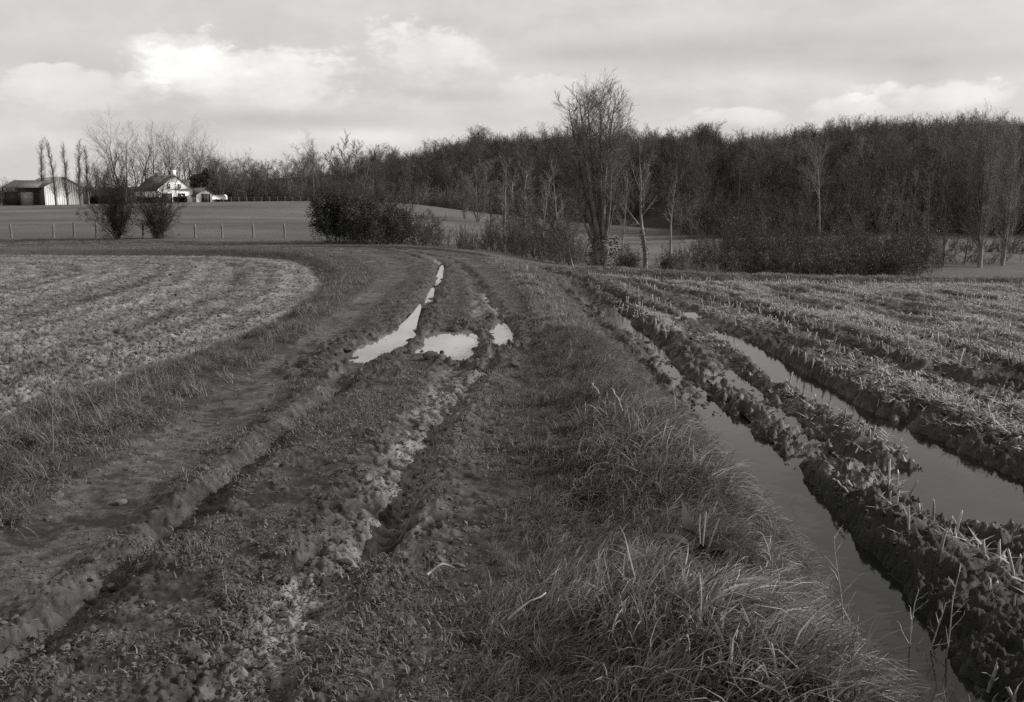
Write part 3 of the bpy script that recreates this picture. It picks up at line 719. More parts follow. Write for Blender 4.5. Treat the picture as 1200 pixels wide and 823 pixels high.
# --- dead leaf scraps and straw bits trodden into the track
def scrap(rg):
    V = []; F = []
    for i in range(6):
        c = np.r_[rg.normal(0, 2.2, 2), 0]; a = rg.uniform(0, 6.28); l, w = rg.uniform(.5, 1.3), rg.uniform(.15, .6); u = np.array([cos(a), sin(a), rg.normal(0, .25)]); v = np.array([-sin(a), cos(a), rg.normal(0, .4)]); b0 = len(V)
        V += [c - u * l, c + v * w + (0, 0, .25), c + u * l, c - v * w + (0, 0, rg.uniform(0, .3))]; F.append((b0, b0 + 1, b0 + 2, b0 + 3))
    me = fast_mesh('scrap', np.array(V), [np.array(F)], False, M_SCRAP); attr(me, 'blade', np.repeat(rg.uniform(0, 1, 6), 4)); return me
M_SCRAP = leafy('dead_leaf', 0.03, 0.17, 0.1, 0.7, 0.6, 4.0, True)
C_SCRAP = source_coll('scraps', [scrap(np.random.default_rng(800 + i)) for i in range(6)])
x, y = fan_points(90000, 2.5, 24, -0.75, 0.28, 1.0)
z, A = terrain(x, y)
pk = (RNG.uniform(0, 1, len(x)) < 0.22 + 0.9 * A['n_sm'] + 0.7 * A['n_mid']) & (A['hol'] < .2) & (A['sdP'] > -0.5) & (A['sdR'] < -.6) & (RNG.uniform(0, 1, len(x)) > A['lane'] * .75)
x, y, z = x[pk], y[pk], z[pk]
scatter('leaf_litter', 'dead leaf scraps and straw bits trodden into the track', C_SCRAP, np.c_[x, y, z + .006], rnd_rot(len(x), .15), RNG.uniform(0.006, 0.017, len(x)), 6, seed=19)
# --- maize stubble: cut stalks in rows; the nearest 300 are things of their own
def stalk_mesh(rg, leaves=True, sides=6):
    h = 1.0; V = []; F = []
    nseg = 3; bendx, bendy = rg.normal(0, .05, 2)
    for k in range(nseg + 1):
        t = k / nseg; r = 0.062 * (1 - 0.12 * t) * (1.12 if k == 1 else 1.0)
        for a in range(sides):
            an = 2 * pi * a / sides
            zt = t * h + (0.10 * cos(an + rg.uniform(0, .5)) if k == nseg else 0)
            V.append((bendx * t * t + r * cos(an), bendy * t * t + r * sin(an), zt - 0.12))
    for k in range(nseg):
        for a in range(sides):
            F.append((k * sides + a, k * sides + (a + 1) % sides, (k + 1) * sides + (a + 1) % sides, (k + 1) * sides + a))
    c = len(V); V.append((bendx, bendy, h - 0.12 - 0.02))
    T = [(nseg * sides + a, nseg * sides + (a + 1) % sides, c) for a in range(sides)]
    return np.array(V), np.array(F), np.array(T)
def stalk_leaf(rg):
    V, F = blades(rg, 2, 0.05, 0.5, 1.0, 1.3, 0.10, 1.0, 3)
    return V + (0, 0, 0.3), F
ST = []; STF = []
for i in range(8):
    rg = np.random.default_rng(300 + i); ST.append(stalk_mesh(rg)); STF.append(stalk_leaf(rg))
st_me = [fast_mesh('maize_stalk', v, [f, t], False, M_MAIZE) for v, f, t in ST]
lf_me = [fast_mesh('sheath', v, [f], True, M_MAIZE) for v, f in STF]
pts = []
for r in range(-8, 60):
    xr = r * 0.75
    yy = np.arange(3.2, 38, 0.155) + RNG.uniform(-.05, .05, len(np.arange(3.2, 38, 0.155)))
    xx = xr - 0.0009 * np.clip(yy - 12, 0, 40)**2 + RNG.normal(0, .035, len(yy))
    pts.append(np.c_[xx, yy])
pts = np.vstack(pts)
pts = pts[(pts[:, 0] / pts[:, 1] < 0.95) & (pts[:, 0] > 1.2)]
z, A = terrain(pts[:, 0], pts[:, 1])
pr = 0.62 + 0.7 * A['n_big'] + 0.6 * A['n_mid'] + 0.7 * A['streak'] - A['churn'] * 0.25 - (pts[:, 1] > 22) * 0.1
ok = (A['sdR'] > 0.4) & (A['wet'] < 0.35) & (RNG.uniform(0, 1, len(pts)) < pr)
pts = np.c_[pts[ok], z[ok]]
extra = []
for row, gap in ((on([(690, 351), (760, 384), (850, 438), (900, 468), (955, 508), (1060, 578), (1165, 648), (1300, 740)], z_right), .13), (on([(700, 366), (790, 424), (850, 470), (905, 520), (960, 580), (1030, 660), (1110, 745), (1180, 820)], z_right), .22), (on([(900, 358), (1000, 382), (1168, 424), (1300, 458)], z_right), .10), (on([(1000, 448), (1090, 505), (1180, 556)], z_right), .3)):
    sa = np.concatenate([[0], np.cumsum(np.hypot(*np.diff(row, axis=0).T))]); q = np.arange(0, sa[-1], gap); q = q + RNG.uniform(-.05, .05, len(q)); q = q[RNG.uniform(0, 1, len(q)) < .8]
    extra.append(np.c_[np.interp(q, sa, row[:, 0]) + RNG.normal(0, .035, len(q)), np.interp(q, sa, row[:, 1])])
extra = np.vstack(extra); ze, Ae = terrain(extra[:, 0], extra[:, 1]); oke = Ae['wet'] < .6; n_ex = oke.sum()
pts = np.vstack([np.c_[extra[oke], ze[oke]], pts])
hh = RNG.uniform(0.08, 0.19, len(pts)); hh[:n_ex] = RNG.uniform(.09, .22, n_ex); hh[RNG.uniform(0, 1, len(pts)) < .12] *= 1.35
tilt = RNG.normal(0, .16, (len(pts), 2)); fall = RNG.uniform(0, 1, len(pts)) < .10; tilt[fall] += RNG.normal(0, .9, (fall.sum(), 2))
dep = pts[:, 1].copy(); dep[(np.abs(pts[:, 0]) / pts[:, 1] > 0.60)] += 100
order = np.argsort(dep / hh * 0.14)
near_i = order[:300]; far_i = order[300:]
for j, i in enumerate(near_i):
    o = link('maize_stalk', st_me[j % 8], None, pts[i]); o.rotation_euler = (tilt[i, 0], tilt[i, 1], RNG.uniform(0, 6.28)); o.scale = (hh[i] * 1.25 if hh[i] < .14 else .17, hh[i] * 1.25 if hh[i] < .14 else .17, hh[i])
    tag(o, 'short cut maize stalk standing in a stubble row of the muddy field', 'maize stalk', 'cut maize stalks left standing in the stubble field')
    if j % 3 == 0:
        c = link('sheath', lf_me[(j // 3) % 8], o)
C_ST = source_coll('stalks_far', st_me)
n = len(far_i)
scatter('maize_stubble', 'rows of pale cut maize stalks across the stubble field', C_ST, pts[far_i], np.c_[tilt[far_i], RNG.uniform(0, 6.28, n)], hh[far_i], 8, seed=9)
# straw litter lying on the field
def straw_mesh(rg):
    V, F = blades(rg, 4, 0.12, 0.06, 0.26, 1.5, 0.014, 0.12, 2); return fast_mesh('straw', V * (1, 1, 0.22), [F], True, M_MAIZE)
C_STRAW = source_coll('straw', [straw_mesh(np.random.default_rng(600 + i)) for i in range(6)])
x, y = fan_points(95000, 3, 38, 0.05, 0.72, 1.0)
z, A = terrain(x, y)
pk = (A['sdR'] > 0.3) & (A['wet'] < .4) & (RNG.uniform(0, 1, len(x)) < (0.17 + 1.7 * A['streak'] + 0.4 * A['n_big'] + 0.3 * A['n_mid']) * (1 - 0.86 * A['churn']) + 0.035)
x, y, z = x[pk], y[pk], z[pk]
scatter('straw_litter', 'flattened maize straw littering the stubble field', C_STRAW, np.c_[x, y, z + .012], rnd_rot(len(x), .12), RNG.uniform(0.5, 1.2, len(x)), 6, seed=10)
# ------------------------------------------------------------------ trees
def tubes(branches, sides):
    """branches: list of (pts (k,3), radii (k), ...) -> V, F (quads), one open tube each"""
    by = {}
    for b in branches: by.setdefault(len(b[0]), []).append(b)
    Vs = []; Fs = []; off = 0
    an = np.arange(sides) * 2 * pi / sides; ca = np.cos(an)[None, None, :, None]; sa = np.sin(an)[None, None, :, None]
    for k, bl in by.items():
        P = np.array([b[0] for b in bl]); R = np.array([b[1] for b in bl]); n = len(P)
        T = np.gradient(P, axis=1); T /= (np.linalg.norm(T, axis=2, keepdims=True) + 1e-9)
        ref = np.where(np.abs(T[:, :1, :1]) < 0.8, np.array([1.0, 0, 0]), np.array([0, 1.0, 0]))
        A_ = np.cross(T, np.broadcast_to(ref, T.shape)); A_ /= (np.linalg.norm(A_, axis=2, keepdims=True) + 1e-9); B_ = np.cross(T, A_)
        Vs.append((P[:, :, None, :] + R[:, :, None, None] * (ca * A_[:, :, None, :] + sa * B_[:, :, None, :])).reshape(-1, 3))
        base = off + np.arange(n)[:, None, None] * k * sides + np.arange(k - 1)[None, :, None] * sides
        i = np.arange(sides)[None, None, :]; ii = base + i; jj = base + (i + 1) % sides
        Fs.append(np.stack([ii, jj, jj + sides, ii + sides], -1).reshape(-1, 4)); off += n * k * sides
    return np.vstack(Vs), np.vstack(Fs)
def branch_path(rg, p, d, ln, r0, r1, k, gnarl, up, droop=0.0):
    P = [p]; d = d / np.linalg.norm(d); st = ln / (k - 1)
    for i in range(k - 1):
        d = d + rg.normal(0, gnarl, 3) + np.array([0, 0, up - droop * i / k]); d = d / np.linalg.norm(d)
        P.append(P[-1] + d * st)
    return np.array(P), r0 + (r1 - r0) * np.linspace(0, 1, k)**0.8, d
def grow(rg, stems, levels):
    """stems: list of (P,R,enddir). levels: n children between t0 and t1 of the parent, at an angle, length as a fraction of the parent. returns branches per level"""
    out = [stems]
    for lv in levels:
        p0 = []; d0 = []; rr = []; ll = []; tt = []
        by = {}
        for q in out[-1]: by.setdefault(len(q[0]), []).append(q)
        for k_, ql in by.items():
            P = np.array([q[0] for q in ql]); R = np.array([q[1] for q in ql]); m = len(P)
            ln = np.linalg.norm(np.diff(P, axis=1), axis=2).sum(1)
            cnt = np.maximum(1, np.round(lv['n'] * rg.uniform(0.75, 1.25, m))).astype(int)
            pid = np.repeat(np.arange(m), cnt); j = np.concatenate([np.linspace(lv['t0'], lv['t1'], c) if c > 1 else [rg.uniform(lv['t0'], lv['t1'])] for c in cnt])
            t = np.clip(j + rg.uniform(-.03, .03, len(j)), 0.02, 0.99); f = t * (k_ - 1); i = np.minimum(f.astype(int), k_ - 2); fr = (f - i)[:, None]
            a_, b_ = P[pid, i], P[pid, i + 1]
            p0.append(a_ * (1 - fr) + b_ * fr); d = b_ - a_; d0.append(d / (np.linalg.norm(d, axis=1, keepdims=True) + 1e-9))
            rr.append(R[pid, i] * (1 - fr[:, 0]) + R[pid, i + 1] * fr[:, 0]); ll.append(ln[pid]); tt.append(t)
        p0 = np.vstack(p0); d0 = np.vstack(d0); rr = np.concatenate(rr); ll = np.concatenate(ll); tt = np.concatenate(tt); n = len(p0)
        l2 = ll * lv['len'] * rg.uniform(0.7, 1.2, n) * (1.0 - lv.get('shape', 0.55) * tt)
        r0 = np.minimum(rr * 0.7, np.maximum(lv.get('rmin', 0.006), rr * lv.get('rf', 0.55))); r1 = lv.get('rtip', 0.004)
        s_ = np.cross(d0, rg.normal(0, 1, (n, 3))); s_ /= (np.linalg.norm(s_, axis=1, keepdims=True) + 1e-9)
        an = (lv['ang'] * rg.uniform(0.75, 1.25, n))[:, None]; d = d0 * np.cos(an) + s_ * np.sin(an)
        k = lv.get('k', 4); Q = [p0]
        for _ in range(k - 1):
            d = d + rg.normal(0, lv.get('gnarl', 0.12), (n, 3)) + np.array([0, 0, lv.get('up', 0.08)]); d /= np.linalg.norm(d, axis=1, keepdims=True)
            Q.append(Q[-1] + d * (l2 / (k - 1))[:, None])
        Q = np.stack(Q, 1); RR = r0[:, None] + (r1 - r0)[:, None] * (np.linspace(0, 1, k)**0.8)[None]
        out.append(list(zip(Q, RR)))
    return out
def bark(name, a, b, rnd=0.3, scale=6.0):
    return simple(name, a, b, scale, 0.9, 0.5, 25, 5, 0.15, rnd, (1, 1, 0.25))
M_BARK = bark('dark_bark', 0.06, 0.17); M_PALE = bark('pale_bark', 0.11, 0.27, 0.1, 3.0); M_TWIG = bark('twig_bark', 0.06, 0.12, 0.5); M_TWIGP = bark('pale_twig_bark', 0.10, 0.19, 0.2); M_DTW = bark('dark_twigs', 0.03, 0.08, 0.4); M_WOODTW = bark('wood_twigs', 0.035, 0.13, 1.3, 0.6)
M_IVY = leafy('ivy_leaf', 0.02, 0.07, 0.2, 0.5, 0.2, 3.0); M_BRAM = leafy('bramble_leaf', 0.02, 0.10, 0.25, 0.55, 0.2, 2.0); M_EVER = leafy('evergreen_needles', 0.015, 0.05, 0.15, 0.6, 0.2, 1.5)
def leaves(rg, C, size, jit, n_each):
    """small folded leaf faces round each centre"""
    m = len(C) * n_each
    c = np.repeat(C, n_each, 0) + rg.normal(0, jit, (m, 3))
    a = rg.normal(0, 1, (m, 3)); a /= np.linalg.norm(a, axis=1, keepdims=True); b = np.cross(a, rg.normal(0, 1, (m, 3))); b /= (np.linalg.norm(b, axis=1, keepdims=True) + 1e-9)
    s = size * rg.uniform(0.6, 1.3, (m, 1))
    V = np.stack([c - a * s, c + b * s * .6, c + a * s, c - b * s * .6], 1).reshape(-1, 3)
    F = np.arange(m * 4).reshape(-1, 4)
    return V, F
def tree_meshes(rg, stems, levels, split=2, sides=(8, 5, 4, 3, 3), bm=M_BARK, tm=M_TWIG, name='tree'):
    lv = grow(rg, stems, levels)
    wood = []; Vt = []; Ft = []; off = 0
    V0, F0 = tubes([(b[0], b[1]) for b in lv[0]], sides[0])
    res = [fast_mesh('trunk', V0, [F0], True, bm)]
    for grp, mat in ((range(1, split), bm), (range(split, len(lv)), tm)):
        Vs = []; Fs = []; o = 0
        for k in grp:
            if not lv[k]: continue
            V, F = tubes([(b[0], b[1]) for b in lv[k]], sides[min(k, len(sides) - 1)]); Vs.append(V); Fs.append(F + o); o += len(V)
        res.append(fast_mesh('limbs' if mat is bm else 'crown', np.vstack(Vs), [np.vstack(Fs)], True, mat) if Vs else None)
    return res, lv
def stem(rg, h, r, lean=(0, 0), gn=0.04, base=(0, 0, 0), k=9, tip=0.02, up=0.03):
    return branch_path(rg, np.array(base, float) - (0, 0, 0.3), np.array([lean[0], lean[1], 1.0]), h, r, tip, k, gn, up)
def put_tree(name, ms, label, cat, loc, rot, sc, group=None):
    t = thing(name, label, cat, loc, rot, group); t.scale = (sc, sc, sc) if not isinstance(sc, tuple) else sc
    for nm, me in zip(('trunk', 'limbs', 'crown'), ms):
        if me: link(nm, me, t)
    return t

# --- woodland trees: eight shapes of bare crown
WT = []
for i in range(8):
    rg = np.random.default_rng(900 + i); h = 15.0
    fork = rg.uniform(0.25, 0.5)
    st = [stem(rg, h * rg.uniform(.8, .95), 0.20, rg.normal(0, .05, 2), 0.05, k=8)]
    if i % 2: st.append(stem(rg, h * .8, 0.15, rg.normal(0, .18, 2), 0.06, k=8))
    lv = [dict(n=15 if i % 2 == 0 else 9, t0=fork, t1=.97, ang=.85, len=.48, gnarl=.14, up=.07, k=6, rf=.5, rmin=.03, rtip=.015, shape=.5),
          dict(n=7, t0=.2, t1=1, ang=.75, len=.46, gnarl=.16, up=.05, k=4, rf=.5, rmin=.018, rtip=.011, shape=.4),
          dict(n=6, t0=.1, t1=1, ang=.7, len=.50, gnarl=.15, up=.05, k=3, rmin=.014, rtip=.009, shape=.3),
          dict(n=4.6, t0=.1, t1=1, ang=.65, len=.55, gnarl=.1, up=.04, k=2, rmin=.012, rtip=.009, shape=.3)]
    ms, _ = tree_meshes(rg, st, lv, 2, (6, 4, 3, 3, 3), M_BARK, M_WOODTW)
    zmax = max(v.co.z for v in ms[2].vertices)
    WT.append((ms, zmax))
SKY = np.array([(-300, 190), (0, 195), (230, 190), (250, 185), (300, 181), (350, 180), (368, 170), (385, 183), (430, 179), (470, 175), (490, 174), (505, 157), (560, 151), (640, 148), (700, 152), (740, 156), (760, 151), (790, 157), (830, 147), (860, 158), (900, 160), (950, 145), (1000, 132), (1050, 139), (1085, 134), (1130, 129), (1165, 142), (1250, 140), (1500, 140)], float)
def gz(x, y): return float(terrain(np.array([x]), np.array([y]))[0][0])
wr = np.random.default_rng(77)
WOODS = []
def sky_at(p): return np.interp(p, SKY[:, 0], SKY[:, 1]) + 17 * float(vnoise(np.array([p / 27.0]), np.array([0.5]), 91)[0]) + 16 * float(vnoise(np.array([p / 62.0]), np.array([0.5]), 95)[0]) + 7 * float(vnoise(np.array([p / 11.0]), np.array([0.5]), 92)[0]) + 1
def wood_row(px0, px1, step, dist, dj, off, group, label, smin=0.5):
    px = px0
    while px < px1:
        d = dist + wr.uniform(-dj, dj); p = px + wr.uniform(-.4, .4) * step
        x = (p - 600) / FPX * d * cos(TILT) * 1.01
        tp = sky_at(p) + off + abs(wr.normal(0, 5)) - 2
        z = gz(x, d); zt = EYE + (230 - tp) / FPX * d * 1.02
        v = wr.integers(0, 8); s = (zt - z) / WT[v][1]
        s = np.clip(s, 0.25, 1.6)
        sx = max(s, smin)
        t = put_tree('woodland_tree', WT[v][0], label, 'tree', (x, d, z), wr.uniform(0, 6.28), (sx * wr.uniform(.9, 1.1), sx * wr.uniform(.9, 1.1), s), group)
        WOODS.append(t); px += step
# right-hand wood, five rows up the slope
GR = 'bare trees of the wood beyond the valley on the right'; LR = 'bare dark tree of the dense wood beyond the valley hedge'
wood_row(815, 1300, 34, 140, 4, 60, GR, LR); wood_row(800, 1300, 30, 152, 5, 34, GR, LR); wood_row(790, 1310, 26, 186, 6, 8, GR, LR); wood_row(770, 1310, 24, 228, 8, 0, GR, LR); wood_row(770, 1320, 19, 296, 6, 1, GR, LR, .45)
GC = 'bare trees of the wood on the ridge behind the meadow'; LC = 'bare dark tree of the ridge wood behind the far meadow'
wood_row(425, 830, 26, 232, 6, 64, GC, LC); wood_row(425, 830, 22, 284, 8, 18, GC, LC); wood_row(425, 820, 15, 345, 8, -1, GC, LC, .4)
GL = 'bare trees of the tree belt behind the farm meadow'; LL = 'bare tree of the belt along the far edge of the farm meadow'
wood_row(262, 440, 19, 244, 6, 26, GL, LL); wood_row(245, 440, 17, 268, 8, 6, GL, LL); wood_row(235, 440, 17, 296, 8, 0, GL, LL)
wood_row(-120, 245, 26, 330, 10, 30, GL, LL)
# the mass of trunks and twigs behind them, read only as one dark wood
WM = []
for ms, _ in WT:
    Vs = []; Fs = []; o = 0
    for me in ms:
        v = np.zeros(len(me.vertices) * 3, np.float32); me.vertices.foreach_get('co', v); f = np.zeros(len(me.loops), np.int32); me.loops.foreach_get('vertex_index', f)
        Vs.append(v.reshape(-1, 3)); Fs.append(f.reshape(-1, 4) + o); o += len(Vs[-1])
    WM.append(fast_mesh('wood_mass', np.vstack(Vs), [np.vstack(Fs)], True, M_WOODTW))
C_WM = source_coll('wood_mass', WM)
P = []; S_ = []
for px0, px1, d0, d1, n in ((790, 1330, 146, 235, 260), (770, 1340, 235, 330, 420), (425, 830, 240, 320, 260), (425, 840, 320, 385, 360), (235, 445, 250, 320, 130)):
    for i in range(n):
        d = wr.uniform(d0, d1); p = wr.uniform(px0, px1); x = (p - 600) / FPX * d * cos(TILT) * 1.01; z = gz(x, d)
        zt = EYE + (230 - sky_at(p) - wr.uniform(3, 36)) / FPX * d; sc_ = np.clip((zt - z) / 15.0, .22, .95)
        P.append((x, d, z)); S_.append(sc_)
P = np.array(P)
scatter('woodland', 'dense dark mass of bare trees covering the slopes beyond the valley', C_WM, P, np.c_[np.zeros(len(P)), np.zeros(len(P)), wr.uniform(0, 6.28, len(P))], np.array(S_), 8, seed=22)
# undergrowth that fills the foot of the woods: one mass, thorny stems and twigs
def thicket_mesh(rg, h, n, spread, lv2=5, r=0.02, lv1=8, arch=.45):
    st = []
    for i in range(n):
        a = rg.uniform(0, 6.28); l = rg.uniform(0.05, arch)
        st.append(branch_path(rg, np.array([rg.normal(0, spread * .35), rg.normal(0, spread * .35), -.1]), np.array([cos(a) * l, sin(a) * l, 1.0]), h * rg.uniform(.5, 1.05), r, r * .35, 6, .15, .0))
    lv = [dict(n=lv1, t0=.1, t1=1, ang=.75, len=.45, gnarl=.17, up=.04, k=4, rmin=r * .5, rtip=r * .3), dict(n=lv2, t0=.1, t1=1, ang=.75, len=.5, gnarl=.17, up=.03, k=3, rmin=r * .4, rtip=r * .25), dict(n=2.5, t0=.2, t1=1, ang=.7, len=.6, gnarl=.12, up=.02, k=2, rmin=r * .32, rtip=r * .22)]
    lvv = grow(rg, st, lv); V = []; F = []; o = 0
    for k, b in enumerate(lvv):
        v, f = tubes([(q[0], q[1]) for q in b], 3); V.append(v); F.append(f + o); o += len(v)
    return np.vstack(V), np.vstack(F), lvv
UG = []
for i in range(4):
    V, F, _ = thicket_mesh(np.random.default_rng(1200 + i), 5.0, 12, 3.0, 6, 0.035); UG.append(fast_mesh('undergrowth', V, [F], True, M_WOODTW))
C_UG = source_coll('undergrowth_clumps', UG)
P = []; S_ = []
for px0, px1, d0, d1, n in ((800, 1320, 134, 210, 380), (770, 1340, 210, 330, 420), (425, 840, 214, 320, 420), (425, 840, 320, 385, 420), (240, 445, 226, 300, 220), (-120, 260, 300, 340, 120)):
    for i in range(n):
        d = wr.uniform(d0, d1); x = (wr.uniform(px0, px1) - 600) / FPX * d; P.append((x, d, gz(x, d))); S_.append(wr.uniform(.6, 1.5))
P = np.array(P)
scatter('undergrowth', 'dark tangled undergrowth at the foot of the woods', C_UG, P, np.c_[np.zeros(len(P)), np.zeros(len(P)), wr.uniform(0, 6.28, len(P))], np.array(S_), 4, seed=21)

def P3(px, py, d):
    """the ground point under a pixel column at that distance"""
    x = (px - 600) / FPX * d * 1.0
    for _ in range(3):
        z = gz(x, d); x = (px - 600) / FPX * (d * cos(TILT) - (z - EYE) * sin(TILT))
    return (x, d, gz(x, d))
def h_for(px, pytop, d, z):                       # height of a thing whose top is seen at that pixel row
    v = (411.5 - pytop) / FPX; return EYE + d * (v * cos(TILT) - sin(TILT)) / (cos(TILT) + v * sin(TILT)) - z

# --- the big many-stemmed pollard at the valley edge
def pollard():
    rg = np.random.default_rng(5); b = P3(706, 318, 50); H = h_for(700, 97, 50, b[2])
    t = thing('pollard_tree', 'tall bare pollard tree with many stems rising from one thick stub at the field edge', 'tree', b)
    V, F = tubes([(np.array([(0, 0, -.4), (0, 0, .1), (-.04, 0, .7), (-.08, 0, 1.3), (-.10, 0, 1.7), (-.1, 0, 1.9)]), np.array([.50, .46, .40, .44, .40, .05]))], 12)
    V += np.c_[fbm(V[:, 2] * 2 + V[:, 0], V[:, 1] * 3, 1.5, 3, 3) * .25, fbm(V[:, 2] * 2, V[:, 0] * 3, 1.5, 3, 4) * .25, np.zeros(len(V))]
    link('trunk', fast_mesh('trunk', V, [F], True, M_BARK), t)
    base = np.array([-.08, 0, 1.5])
    spec = [(-.27, .05, .95, .14), (-.20, -.1, 1.0, .16), (-.11, .1, 1.03, .15), (-.03, .05, 1.03, .17), (.05, -.05, 1.0, .15), (.12, .1, .90, .13), (.20, -.1, .66, .11), (-.40, .1, .70, .11), (-.52, 0, .55, .09), (.32, .05, .45, .09)]
    for i, (lx, ly, hf, r) in enumerate(spec):
        p0 = base + np.array([lx * .7, ly * .7, rg.uniform(-.25, .1)])
        P_, R_, e = branch_path(rg, p0, np.array([lx * .95, ly, 1.0]), (H - 1.5) * hf * .90, r, .018, 11, .032, .02)
        lv = grow(rg, [(P_, R_, e)], [dict(n=20, t0=.45 if hf > .8 else .35, t1=.99, ang=.72, len=.27, gnarl=.12, up=.05, k=6, rf=.36, rmin=.015, rtip=.007, shape=.42),
                                     dict(n=8, t0=.15, t1=1, ang=.6, len=.55, gnarl=.12, up=.05, k=4, rmin=.008, rtip=.005, shape=.3),
                                     dict(n=7, t0=.05, t1=1, ang=.55, len=.65, gnarl=.12, up=.03, k=3, rmin=.006, rtip=.0045, shape=.2)])
        V, F = tubes([(P_, R_)], 7); s = link('stem', fast_mesh('stem', V, [F], True, M_BARK), t)
        Vs = []; Fs = []; o = 0
        for k in (1, 2, 3):
            V, F = tubes([(q[0], q[1]) for q in lv[k]], 4 if k == 1 else 3); Vs.append(V); Fs.append(F + o); o += len(V)
        link('twigs', fast_mesh('twigs', np.vstack(Vs), [np.vstack(Fs)], True, M_TWIGP), s)
    # ivy round the stub
    c = np.c_[rg.normal(0, .42, 260), rg.normal(0, .35, 260), rg.uniform(0, 2.0, 260)]
    V, F = leaves(rg, c, .07, .10, 4); link('ivy', fast_mesh('ivy', V, [F], False, M_IVY), t)
pollard()

def slender(px, py, d, top, r, label, name='slender_tree', mat=M_PALE, tw=M_TWIGP, seed=0, nb=16, spread=.22, lean=(0, 0), t0=.25, two=None, group=None, ang=.6, n2=8, n3=6, up=.07, ivy=None, gn=.03):
    rg = np.random.default_rng(2000 + seed); b = P3(px, py, d); H = h_for(px, top, d, b[2])
    st = [stem(rg, H * .97, r, lean, gn, k=10, tip=.015)]
    for q in (two or []): st.append(stem(rg, H * q[1], r * .8, q[0], gn, base=(q[0][0] * .5, 0, .2), k=9, tip=.012))
    ms, lv = tree_meshes(rg, st, [dict(n=nb, t0=t0, t1=.98, ang=ang, len=spread, gnarl=.09, up=up, k=5, rf=.42, rmin=.016, rtip=.009, shape=.4),
                                 dict(n=n2, t0=.15, t1=1, ang=.6, len=.5, gnarl=.12, up=.05, k=4, rmin=.012, rtip=.008, shape=.3),
                                 dict(n=n3, t0=.1, t1=1, ang=.55, len=.6, gnarl=.08, up=.05, k=3, rmin=.010, rtip=.007, shape=.2)], 2, (7, 4, 3, 3), mat, tw)
    t = put_tree(name, ms, label, 'tree', b, 0, 1.0, group)
    if ivy:
        n = int(ivy[0]); hh_ = rg.uniform(0, 1, n)**1.2 * ivy[1]
        Pm, Rm, _ = st[0]; zz_ = Pm[:, 2]
        c = np.c_[np.interp(hh_, zz_, Pm[:, 0]), np.interp(hh_, zz_, Pm[:, 1]), hh_] + rg.normal(0, ivy[2], (n, 3)) * (1, 1, .3)
        V, F = leaves(rg, c, .045, .05, 4); link('ivy', fast_mesh('ivy', V, [F], False, M_IVY), t)
    return t
slender(756, 322, 54, 172, .17, 'slim tree with a dark lower trunk and pale forked top right of the pollard', seed=1, nb=12, spread=.30, t0=.45, ivy=(260, 2.6, .05), gn=.05)
slender(785, 300, 92, 200, .16, 'thin bare tree with a white trunk beyond the slim forked tree', seed=2, nb=12, spread=.2, t0=.45)
slender(729, 297, 96, 205, .12, 'thin grey tree seen between the pollard and the slim forked tree', seed=3, nb=14, spread=.26)
slender(590, 302, 62, 180, .10, 'slim upright tree left of the two thin trees in front of the pollard', seed=4, nb=20, spread=.20)
slender(612, 308, 60, 190, .10, 'slim pale tree in the thicket left of the pollard', seed=5, nb=20, spread=.22, two=[((.10, 0), .8)])
slender(634, 312, 58, 205, .08, 'thin sapling beside the thicket left of the pollard', seed=6, nb=18, spread=.24, two=[((-.15, 0), .8)])
slender(658, 316, 56, 196, .09, 'leaning thin tree close to the left of the pollard', seed=7, nb=18, spread=.26, lean=(-.12, 0))
slender(672, 318, 54, 215, .08, 'crooked sapling right beside the pollard stub', seed=8, nb=16, spread=.26, lean=(-.25, 0), two=[((-.4, 0), .7)])
slender(575, 296, 66, 232, .06, 'small dark broken stub with thin shoots on the brow of the bend', seed=9, nb=10, spread=.22, mat=M_BARK, tw=M_TWIG)
slender(603, 300, 75, 205, .08, 'bushy bare sapling behind the slim trees of the thicket', seed=10, nb=22, spread=.28, two=[((.2, .1), .8), ((-.2, 0), .9)])
slender(560, 275, 150, 200, .12, 'bushy pale willow in front of the ridge wood', 'willow', M_PALE, M_TWIGP, seed=11, nb=20, spread=.36, t0=.1, two=[((.2, 0), .9), ((-.25, 0), .85), ((.4, 0), .7)], n2=7)
slender(545, 275, 155, 205, .10, 'low pale willow left of the bushy one by the ridge wood', 'willow', M_PALE, M_TWIGP, seed=12, nb=18, spread=.36, t0=.1, two=[((.2, 0), .9), ((-.25, 0), .85)], n2=7)
# poplars at the right-hand edge and thin trees before the right wood
slender(1148, 318, 76, 152, .20, 'tall poplar with pale upright limbs at the right edge of the valley', 'poplar', M_PALE, M_TWIGP, seed=13, nb=30, spread=.34, t0=.10, ang=.28, up=.10, two=[((.07, 0), .9), ((-.05, 0), .75)])
slender(1175, 318, 78, 150, .18, 'tall pale poplar right of its neighbour beside the hedge end', 'poplar', M_PALE, M_TWIGP, seed=14, nb=30, spread=.34, t0=.10, ang=.28, up=.10, two=[((.05, 0), .9)])
slender(1105, 318, 78, 150, .15, 'slim grey poplar standing left of the pale poplar pair', 'poplar', M_BARK, M_TWIG, seed=15, nb=24, spread=.26, t0=.15, ang=.3)
slender(1086, 318, 80, 190, .13, 'dark slim tree at the end of the valley hedge', seed=16, nb=18, spread=.26, mat=M_BARK, tw=M_TWIG)
slender(1062, 318, 84, 200, .10, 'thin dark tree rising out of the valley hedge', seed=17, nb=18, spread=.26, mat=M_BARK, tw=M_TWIG)
slender(1130, 318, 80, 215, .09, 'crooked thin tree between the poplars', seed=18, nb=18, spread=.26, mat=M_BARK, tw=M_TWIG, lean=(.08, 0))
